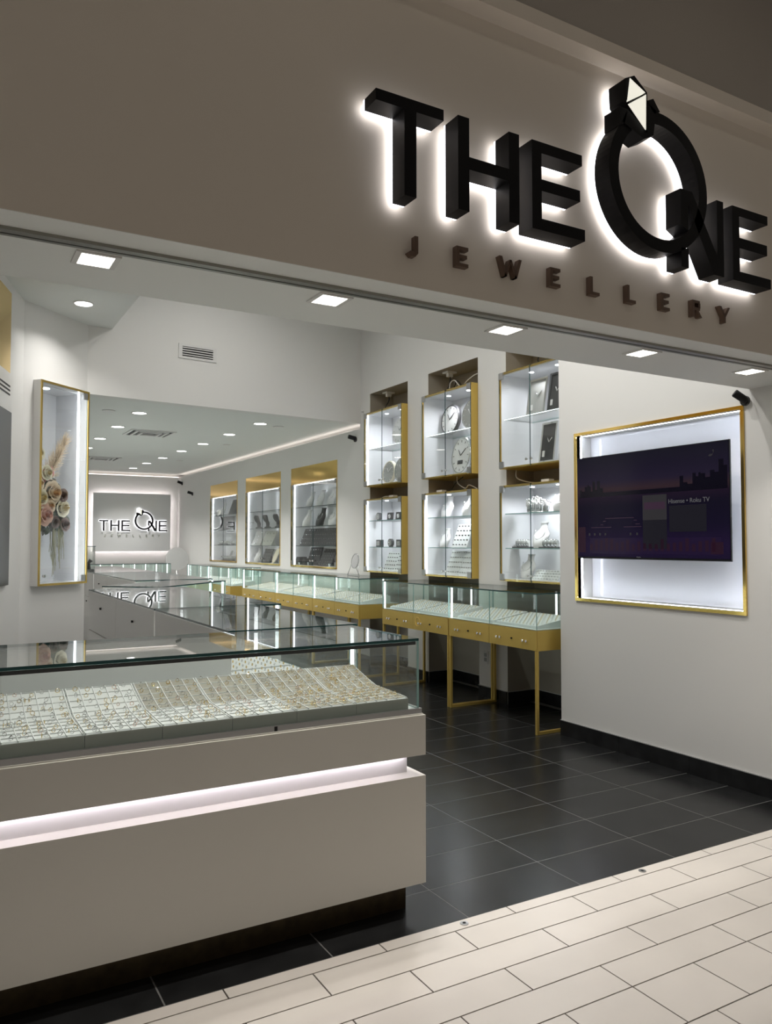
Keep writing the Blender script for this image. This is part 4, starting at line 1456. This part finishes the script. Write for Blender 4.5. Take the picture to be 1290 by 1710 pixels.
# cables above the cabinets
CB = [
    ('black cable bunch in the top of the middle niche', 'black', [(4.80, 6.98, 3.345), (4.80, 6.97, 3.25), (4.78, 6.99, 3.15), (4.76, 6.90, 3.11), (4.74, 6.8, 3.16), (4.72, 6.72, 3.2), (4.74, 6.64, 3.12), (4.76, 6.6, 3.103)]),
    ('grey cable loop above the middle upper cabinet', 'cable_white', [(4.66, 6.78, 3.105), (4.66, 6.76, 3.18), (4.66, 6.68, 3.19), (4.67, 6.58, 3.105), (4.68, 6.48, 3.16), (4.72, 6.38, 3.21), (4.76, 6.30, 3.2)]),
    ('black cable in the top of the far niche', 'black', [(4.80, 8.30, 3.345), (4.80, 8.29, 3.25), (4.77, 8.32, 3.17), (4.75, 8.24, 3.11), (4.78, 8.15, 3.105)]),
    ('black cable in the top of the niche beside the television wall', 'black', [(4.80, 5.50, 3.345), (4.80, 5.49, 3.28), (4.78, 5.52, 3.18), (4.76, 5.42, 3.105)]),
    ('white cable between the two cabinets beside the television wall', 'cable_white', [(4.70, 5.74, 2.178), (4.68, 5.70, 2.10), (4.76, 5.58, 2.055), (4.79, 5.4, 2.045), (4.78, 5.2, 2.055), (4.74, 5.03, 2.11)]),
    ('white cable between the two cabinets of the middle niche', 'cable_white', [(4.70, 6.70, 2.19), (4.68, 6.66, 2.12), (4.70, 6.56, 2.06), (4.68, 6.46, 2.09), (4.72, 6.38, 2.045)]),
    ('black cable between the two cabinets of the middle niche', 'black', [(4.72, 6.92, 2.045), (4.70, 6.80, 2.07), (4.70, 6.72, 2.13), (4.72, 6.62, 2.185)]),
    ('white cable between the two cabinets of the far niche', 'cable_white', [(4.70, 8.3, 2.045), (4.69, 8.18, 2.06), (4.70, 8.05, 2.05), (4.72, 7.9, 2.045)]),
]
for lab, m, pts in CB:
    # smooth the polyline
    P = [Vector(p) for p in pts]
    sm = []
    for i in range(len(P) - 1):
        p0, p1, p2, p3 = P[max(i - 1, 0)], P[i], P[i + 1], P[min(i + 2, len(P) - 1)]
        for s in range(6):
            u = s / 6
            sm.append(.5 * ((2 * p1) + (p2 - p0) * u + (2 * p0 - 5 * p1 + 4 * p2 - p3) * u * u + (3 * p1 - p0 - 3 * p2 + p3) * u ** 3))
    sm.append(P[-1])
    o = MB().tube(sm, .006, 7).build('power_cable', m)
    tag(o, lab, 'cable', 'cables around the wall cabinets')
for i, (y_, z, lab) in enumerate(((6.98, 3.346, 'middle niche'), (8.30, 3.346, 'far niche'), (5.50, 3.346, 'niche beside the television wall'))):
    o = MB().box(4.74, 4.86, y_ - .05, y_ + .05, z - .012, 3.3549).box(4.77, 4.83, y_ - .02, y_ + .02, z - .05, z - .012).build('ceiling_socket', 'white_plastic')
    tag(o, 'white power socket under the top of the %s' % lab, 'socket', 'niche sockets')
for i, (y_, lab) in enumerate(((5.30, 'beside the television wall'), (6.98, 'in the middle niche'), (8.0, 'in the far niche'))):
    o = MB().box(4.66, 4.72, y_ - .05, y_ + .05, 2.0355, 2.066).build('power_adapter', 'white_plastic')
    tag(o, 'white power adapter on top of the lower cabinet %s' % lab, 'adapter', 'power adapters')

# ------------------------------------------------------------------ far gold-topped cabinets
def far_cabinet(label, y0, y1):
    t = thing('gold_cabinet', label, 'display cabinet', (4.8, (y0 + y1) / 2, 1.15), group='gold-topped recessed cabinets')
    x0, x1 = XW, 4.978
    zt = 2.375
    MB().box(x0 - .004, x0 + .02, y0 + .001, y1 - .001, zt, 2.619).build('gold_panel', 'gold_mirror', t)
    MB().box(x0 - .008, x0 + .015, y0 + .001, y0 + .012, 1.151, zt).box(x0 - .008, x0 + .015, y1 - .010, y1 - .001, 1.151, zt).build('gold_edge', 'gold_mirror', t)
    MB().box(x0 - .01, x0 + .03, y0 + .022, y1 - .022, 1.151, 1.175).build('gold_sill', 'gold_mirror', t)
    li = MB().box(x1 - .012, x1, y0 + .022, y1 - .022, 1.175, zt).box(x0 + .03, x1 - .012, y0 + .022, y0 + .03, 1.175, zt).box(x0 + .03, x1 - .012, y1 - .03, y1 - .022, 1.175, zt)
    li.box(x0 + .03, x1 - .012, y0 + .03, y1 - .03, zt - .006, zt).box(x0 + .03, x1 - .012, y0 + .03, y1 - .03, 1.170, 1.178)
    li.build('lining', 'white_gloss', t)
    ym = (y0 + y1) / 2
    for k, (c, d) in enumerate(((y0 + .024, ym - .003), (ym + .003, y1 - .024))):
        p = MB().pane(x0, x0 + .006, c, d, 1.18, zt - .003).build('door', ['glass', 'glass_edge'], t)
        yh = c if k == 0 else d - .06
        for zz in (1.182, zt - .065):
            MB().box(x0 - .004, x0 + .010, yh, yh + .06, zz, zz + .06).build('hinge', 'steel', p)
        yk = d - .04 if k == 0 else c + .04
        MB().tube([(x0 - .028, yk, 1.25), (x0 - .018, yk, 1.25), (x0, yk, 1.25)], [.014, .015, .007], 12).build('knob', 'silver', p)
    zs = [1.178]
    for q in range(1, 4):
        zz = 1.178 + q * .285
        MB().pane(x0 + .05, x1 - .013, y0 + .031, y1 - .031, zz - .008, zz).build('shelf', ['glass', 'glass_edge'], t)
        zs.append(zz + .0005)
    for (c, d) in ((y1 - .044, y1 - .031), (y0 + .031, y0 + .039)):
        MB().box(x0 + .032, x0 + .046, c, d, 1.18, zt - .01).build('light_strip', 'led', t)
    MB().box(x0 + .035, x0 + .041, y0 + .05, y1 - .06, zt - .010, zt - .006).build('light_strip', 'led', t)
    zs[0] = 1.1785
    return zs


z = far_cabinet('gold-topped cabinet with dark necklace trays, nearest the bulkhead', *FN[0])
Y0, Y1 = FN[0]
for i, (y_, s) in enumerate(((10.65, 1.0), (10.30, 1.05), (9.93, 1.0))):
    necklace_bust('white bust, %s on the top shelf, cabinet nearest the bulkhead' % NTH[i], 4.80, y_, z[3], 'bust_white', s * .95)
necklace_bust('white bust on the third shelf, next to the black bust', 4.80, 10.77, z[2], 'bust_white', 1.05)
necklace_bust('black bust with a bright chain, cabinet nearest the bulkhead', 4.80, 10.29, z[2], 'bust_black', 1.1)
necklace_bust('white bust on the third shelf, by the gold edge', 4.80, 9.89, z[2], 'bust_white', 1.05)
for i, y_ in enumerate((10.67, 10.25, 9.85)):
    slant_tray('large dark necklace board, %s of three in a row' % NTH[i], 4.74, y_, z[1], .40, .25, 'velvet_grey', 'silver', 4, 5, 'dark necklace boards', .4)
slant_tray('dark bracelet board at the bottom, cabinet nearest the bulkhead', 4.72, 9.98, z[0], .40, .24, 'velvet_grey', 'silver', 6, 5, 'dark necklace boards', .5)
slant_tray('dark board behind the black boxes at the bottom', 4.81, 10.56, z[0], .40, .26, 'velvet_grey', 'silver', 3, 5, 'dark necklace boards', .3)
for i, (y_, s) in enumerate(((10.84, .13), (10.62, .11))):
    o = MB().box(4.70, 4.70 + s, y_ - s / 2, y_ + s / 2, z[0], z[0] + s * .7).box(4.705, 4.695 + s, y_ - s / 2 + .01, y_ + s / 2 - .01, z[0] + s * .7, z[0] + s * .9).build('jewellery_box', 'velvet_grey')
    tag(o, ('larger black jewellery box at the bottom, by the light strip', 'smaller black jewellery box at the bottom, by the door seam')[i], 'jewellery box')

z = far_cabinet('gold-topped cabinet with small dark busts, the middle of three', *FN[1])


def ear_bust(label, y_, zz, m, s=1.0):
    t = thing('earring_bust', label, 'bust', (4.80, y_, zz), group='small earring busts')
    rings = []
    n = 14
    for (h, w, d, off) in ((0, .06, .05, 0), (.015, .06, .05, 0), (.03, .028, .025, 0), (.08, .030, .03, .0), (.12, .05, .035, -.02), (.17, .055, .04, -.03), (.20, .03, .03, -.03)):
        rings.append([(4.80 + (off + d * math.cos(2 * math.pi * i / n)) * s, y_ + (w * math.sin(2 * math.pi * i / n) - off * 1.2) * s, zz + h * s) for i in range(n)])
    MB().loft(rings).build('bust', m, t)
    return t


for i, (y_, m) in enumerate(((12.73, 'velvet_grey'), (12.32, 'bust_black'), (11.86, 'velvet_grey'))):
    ear_bust(('grey earring bust on the middle cabinet shelf, nearest its light strip', 'black earring bust at the door seam of the middle cabinet', 'grey earring bust at the gold edge of the middle cabinet')[i], y_, z[2], m, 1.1)
slant_tray('grey necklace board on the second shelf of the middle cabinet', 4.74, 12.74, z[1], .42, .24, 'lattice_grey', 'silver', 4, 5, 'grey necklace boards')
slant_tray('pale patterned board beside the grey necklace board', 4.74, 12.24, z[1], .45, .24, 'tray_grey', 'bust_black', 2, 3, 'grey necklace boards')
slant_tray('dark board at the bottom of the middle cabinet', 4.72, 12.26, z[0], .36, .22, 'velvet_grey', 'silver', 4, 4, 'grey necklace boards')
necklace_bust('white bust at the bottom of the middle cabinet, nearest its light strip', 4.80, 12.82, z[0], 'bust_white', 1.0)
necklace_bust('white bust at the bottom of the middle cabinet, by the door seam', 4.84, 12.55, z[0], 'bust_white', .9)
o = thing('oval_plaque', 'beige oval plaque leaning at the bottom of the middle cabinet', 'plaque', (4.75, 11.95, z[0]))
MB().loft([[(4.74 + d + .05 * (1 + math.sin(a)), 11.95 + .085 * math.cos(a), z[0] + .12 + .12 * math.sin(a)) for a in [2 * math.pi * i / 24 for i in range(24)]] for d in (0, .012)], smooth=False).build('plate', 'petal_white', o)
MB().tube([(4.80, 11.95, z[0] + .15), (4.86, 11.95, z[0] + .007)], .006, 6).build('strut', 'steel', o)

z = far_cabinet('gold-topped cabinet showing a black lettered box, farthest of three', *FN[2])
necklace_bust('white bust on the top shelf of the farthest cabinet, nearest its light strip', 4.80, 14.75, z[3], 'bust_white', 1.0)
necklace_bust('white bust on the top shelf of the farthest cabinet, by the door seam', 4.80, 14.27, z[3], 'bust_white', 1.0)
slant_tray('dark necklace board on the top shelf of the farthest cabinet', 4.72, 13.95, z[3], .34, .27, 'velvet_grey', 'silver', 3, 3, 'dark boards of the farthest cabinet', .35)
necklace_bust('black bust beside the lettered board of the farthest cabinet', 4.86, 14.86, z[2], 'bust_black', .95)
t = thing('lettered_board', 'dark display board with big black strokes in the farthest cabinet', 'board', (4.73, 14.2, z[2]))
MB().box(4.73, 4.75, 13.78, 14.62, z[2], z[2] + .25).build('board', 'velvet_grey', t)
for (a, b, c, d) in ((14.40, 14.58, .02, .05), (14.12, 14.36, .02, .045), (14.12, 14.36, .08, .105), (14.12, 14.36, .145, .17), (14.08, 14.14, .02, .17), (13.92, 13.97, .02, .17)):
    MB().box(4.725, 4.7299, a, b, z[2] + c, z[2] + d).build('stroke', 'black', t)
for i, y_ in enumerate((14.6, 14.3, 13.9, 13.6)):
    bangle_rack('small grey rack, %s on the second shelf, farthest cabinet' % NTH[i], y_, z[1], 3, 4.76, 'silver')
for i, (y_, s) in enumerate(((14.45, .9), (14.15, 1.0))):
    necklace_bust('%s white bust at the bottom of the farthest cabinet' % ('smaller', 'larger')[i], 4.86, y_, z[0], 'bust_white', s * .85, group='bottom busts of the farthest cabinet')
for i, y_ in enumerate((14.3, 14.08, 13.85, 13.62)):
    bangle_rack('low dark bangle rack, %s at the bottom of the farthest cabinet' % NTH[i], y_, z[0], 3, 4.735, 'steel')

# vanity mirror on the gold showcase
t = thing('vanity_mirror', 'round wire-framed vanity mirror standing on the gold showcase', 'mirror', (4.40, 8.42, 1.105))
c = Vector((4.40, 8.42, 1.285))
rx = R(-8)
n = 32


def mring(r, d):
    return [(c.x + d + r * math.sin(2 * math.pi * i / n) * .15, c.y + r * math.cos(2 * math.pi * i / n), c.z + r * 1.0 * math.sin(2 * math.pi * i / n)) for i in range(n)]


MB().loft([mring(.085, 0), mring(.085, .006)], smooth=False).build('glass', 'panel_grey', t)
MB().loft([mring(.085, -.003), mring(.092, -.002), mring(.092, .008), mring(.085, .009)], caps=False).build('rim', 'steel', t)
MB().tube([(4.40, 8.50, 1.26), (4.37, 8.56, 1.109)], .0035, 6).tube([(4.40, 8.34, 1.26), (4.37, 8.28, 1.109)], .0035, 6).tube([(4.41, 8.42, 1.21), (4.46, 8.42, 1.109)], .0035, 6)\
    .tube([(4.37, 8.56, 1.1085), (4.37, 8.28, 1.1085)], .0035, 6).build('stand', 'steel', t)

# ------------------------------------------------------------------ flower case on the angled wall (local frame: x along wall, y into wall)
fc = thing('flower_case', 'tall gold-edged lit glass case with flowers on the angled wall', 'display case', (A1[0], A1[1], 0), AW)
f0, f1, g0, g1 = -0.745, -0.078, 1.105, 3.01
MB().box(f0, f0 + .022, -.085, -.001, g0, g1).build('side_panel', 'lacquer', fc)
MB().box(f1 - .022, f1, -.085, -.001, g0, g1).build('side_panel', 'lacquer', fc)
MB().box(f0 + .022, f1 - .022, -.085, -.001, g1 - .02, g1).build('top_panel', 'lacquer', fc)
MB().box(f0 + .022, f1 - .022, -.085, -.001, g0, g0 + .02).build('bottom_panel', 'lacquer', fc)
for (a, b, c_, d) in ((f0, f1, g1 - .02, g1), (f0, f1, g0, g0 + .02), (f0, f0 + .02, g0 + .02, g1 - .02), (f1 - .02, f1, g0 + .02, g1 - .02)):
    MB().box(a, b, -.094, -.0855, c_, d).build('gold_edge', 'gold', fc)
li = MB().box(HX0 + .002, HX1 - .002, .29, .30, HZ0 + .002, HZ1 - .002)
li.box(HX0 + .002, HX0 + .01, .0, .29, HZ0 + .002, HZ1 - .002).box(HX1 - .01, HX1 - .002, .0, .29, HZ0 + .002, HZ1 - .002)
li.box(HX0 + .01, HX1 - .01, .0, .29, HZ1 - .01, HZ1 - .002).box(HX0 + .01, HX1 - .01, .0, .29, HZ0 + .002, HZ0 + .01)
li.build('lining', 'white_gloss', fc)
p = MB().pane(f0 + .022, f1 - .022, -.084, -.078, g0 + .022, g1 - .022).build('door', ['glass', 'glass_edge_light'], fc)
for zz in (g0 + .024, g1 - .084):
    MB().box(f1 - .08, f1 - .024, -.092, -.072, zz, zz + .06).build('hinge', 'steel', p)
MB().tube([(f0 + .07, -.105, g0 + .09), (f0 + .07, -.084, g0 + .09)], .014, 12).build('knob', 'silver', p)
MB().box(-.185, -.170, -.05, -.035, g0 + .03, g1 - .03).build('light_strip', 'led', fc)
MB().disc((-.48, .1, HZ1 - .015), .04, .004).build('puck_light', 'led', fc)

fa = thing('flower_arrangement', 'cream rose and pampas arrangement hanging in the lit case', 'flowers', (A1[0], A1[1], 0), AW)


def rose(cx, cy, cz, r, m, core):
    """open rose facing out of the case: nested rings of cupped petals"""
    mb = MB()
    tx, tz = rnd.uniform(-.3, .3), rnd.uniform(-.1, .35)
    for lay, (rr, h, n, flare) in enumerate(((.20, .78, 3, .0), (.36, .74, 4, .1), (.56, .64, 5, .3), (.80, .48, 6, .6), (1.04, .26, 7, 1.0))):
        for k in range(n):
            a0 = 2 * math.pi * (k + lay * .37 + rnd.uniform(-.08, .08)) / n
            wd = 2 * math.pi / n * .80
            hj = rnd.uniform(.85, 1.1)
            g = []
            for i in range(5):
                v = i / 4
                for j in range(5):
                    u = j / 4 - .5
                    a = a0 + u * wd * 1.7 * (.5 + .5 * math.sin(v * 2.2))
                    rad = r * rr * (.35 + .65 * math.sin(v * 1.5)) * (1 + flare * .35 * v ** 3) * (1 - .10 * (2 * u) ** 2 * v)
                    hh = r * 1.25 * hj * (h * math.sin(v * 1.9) - .35 * (1 - v) - .10 * flare * v ** 4)
                    g.append((cx + rad * math.cos(a) + hh * tx, cy - hh, cz + rad * math.sin(a) + hh * tz))
            fs = [(i * 5 + j, i * 5 + j + 1, (i + 1) * 5 + j + 1, (i + 1) * 5 + j) for i in range(4) for j in range(4)]
            mb.add(g, fs, 1 if lay < 2 else 0, True)
    mb.build('rose', [m, core], fa)


mat('core_cream', (0.62, 0.36, 0.18), 0.6)
mat('core_white', (0.66, 0.52, 0.26), 0.6)
mat('core_blush', (0.60, 0.26, 0.18), 0.6)
mat('petal_brown', (0.22, 0.15, 0.13), 0.7)
for (sx, sz, r, m, cr) in ((-.44, 1.985, .085, 'petal_cream', 'core_cream'), (-.30, 1.835, .065, 'petal_white', 'core_white'), (-.565, 1.775, .085, 'petal_blush', 'core_blush'),
                       (-.60, 1.92, .07, 'petal_white', 'core_white'), (-.635, 2.05, .05, 'petal_cream', 'core_cream'), (-.53, 2.17, .055, 'petal_white', 'core_white'),
                       (-.62, 2.34, .05, 'petal_white', 'core_white'), (-.47, 1.855, .055, 'petal_cream', 'core_cream'), (-.64, 2.49, .04, 'petal_white', 'core_white'),
                       (-.30, 1.965, .05, 'petal_brown', 'petal_brown'), (-.26, 1.68, .05, 'petal_brown', 'petal_brown'), (-.40, 1.70, .045, 'petal_brown', 'petal_brown'),
                       (-.63, 2.60, .03, 'petal_white', 'core_white')):
    rose(sx, .035 + rnd.uniform(-.012, .012), sz, r, m, cr)
leafp = []


def leaf(cx, cy, cz, ln, ang, m, w=.4):
    dx, dz = math.cos(ang), math.sin(ang)
    vs = []
    for i in range(6):
        v = i / 5
        ww = ln * w * math.sin(v * math.pi) ** .7 * .5
        px, pz = cx + dx * ln * v, cz + dz * ln * v
        bend = -.02 * math.sin(v * 3)
        vs += [(px - dz * ww, cy + bend, pz + dx * ww), (px, cy + bend - .008 * math.sin(v * 3.1), pz), (px + dz * ww, cy + bend, pz - dx * ww)]
    fs = []
    for i in range(5):
        for j in range(2):
            fs.append((i * 3 + j, i * 3 + j + 1, (i + 1) * 3 + j + 1, (i + 1) * 3 + j))
    MB().add(vs, fs, 0, True).build('leaf', m, fa)


for k in range(240):
    sx, sz = rnd.uniform(-.67, -.21), rnd.uniform(1.64, 2.06)
    if sx > -.34 and sz > 1.98 or (sx < -.5 and sz < 1.70):
        continue
    ln = rnd.uniform(.06, .12)
    an = rnd.uniform(0, 6.28)
    if not -.70 < sx + ln * math.cos(an) < -.20:
        an = math.pi - an
    leaf(sx, rnd.uniform(.062, .12), sz, ln, an, rnd.choice(('leaf_green', 'leaf_grey', 'leaf_green')), .6)
for k in range(9):
    leaf(-.62 + rnd.uniform(0, .18), .07, 2.06 + rnd.uniform(0, .10), .12, R(rnd.uniform(20, 100)), 'pink_leaf', .4)
pl_ = MB()
for k in range(420):
    u = rnd.random()
    bxp, bzp = -.48 + u * .27, 2.10 + u * .42
    a = R(54 + rnd.uniform(-62, 62) * (1 - .4 * u))
    ln = .15 * (1 - .35 * u)
    y_ = .08 + rnd.uniform(-.03, .03)
    pl_.tube([(bxp, y_, bzp), (min(-.125, bxp + math.cos(a) * ln), y_ + rnd.uniform(-.02, .02), bzp + math.sin(a) * ln)], [.0022, .0008], 4)
pl_.build('pampas_plume', 'plume', fa)['kind'] = 'stuff'
vn = MB()
for k in range(34):
    sx = rnd.uniform(-.42, -.26)
    z0 = rnd.uniform(1.62, 1.72)
    ln = rnd.uniform(.2, .45)
    y_ = .06 + rnd.uniform(-.03, .03)
    vn.tube([(sx, y_, z0), (sx + rnd.uniform(-.01, .02), y_, z0 - ln * .5), (sx + rnd.uniform(-.01, .03), y_, z0 - ln)], .003, 4)
for k in range(90):
    sx, sz = rnd.uniform(-.69, -.62), rnd.uniform(2.2, 2.65)
    vn.tube([(sx, .06, sz), (sx + rnd.uniform(-.02, .05), .06, sz + rnd.uniform(.0, .05))], .003, 4)
vn.build('hanging_vines', 'vine', fa)['kind'] = 'stuff'
MB().tube([(-.46, .14, 1.7), (-.48, .13, 2.1), (-.58, .13, 2.6)], .012, 8).build('stem', 'leaf_green', fa)
MB().box(-.55, -.38, .12, .2895, 1.80, 1.95).build('holder', 'leaf_green', fa)

# gold niche of the left wall, cut by the picture edge
ul = Vector((A0[0] + .90, A0[1] - 2.95)).normalized()
ang = math.atan2(ul.y, ul.x)
t = thing('gold_cabinet', 'gold-topped cabinet on the left wall, cut by the picture edge', 'display cabinet', (-0.9, 2.95, 0), ang)
Lw = math.hypot(A0[0] + .9, A0[1] - 2.95)
s1 = Lw - .50
MB().box(s1 - 1.5, s1, -.012, -.001, 2.93, 3.62).build('gold_panel', 'gold_mirror', t)
MB().box(s1 - 1.5, s1 - .004, -.03, -.001, 1.15, 2.60).build('glass_front', 'clock_dark', t)
MB().box(s1 - 1.5, s1, -.02, -.001, 2.60, 2.93).build('header', 'lacquer', t)
for k in range(3):
    MB().box(s1 - .6, s1 - .03, -.022, -.0205, 2.74 + k * .035, 2.755 + k * .035).build('slot', 'black', t)
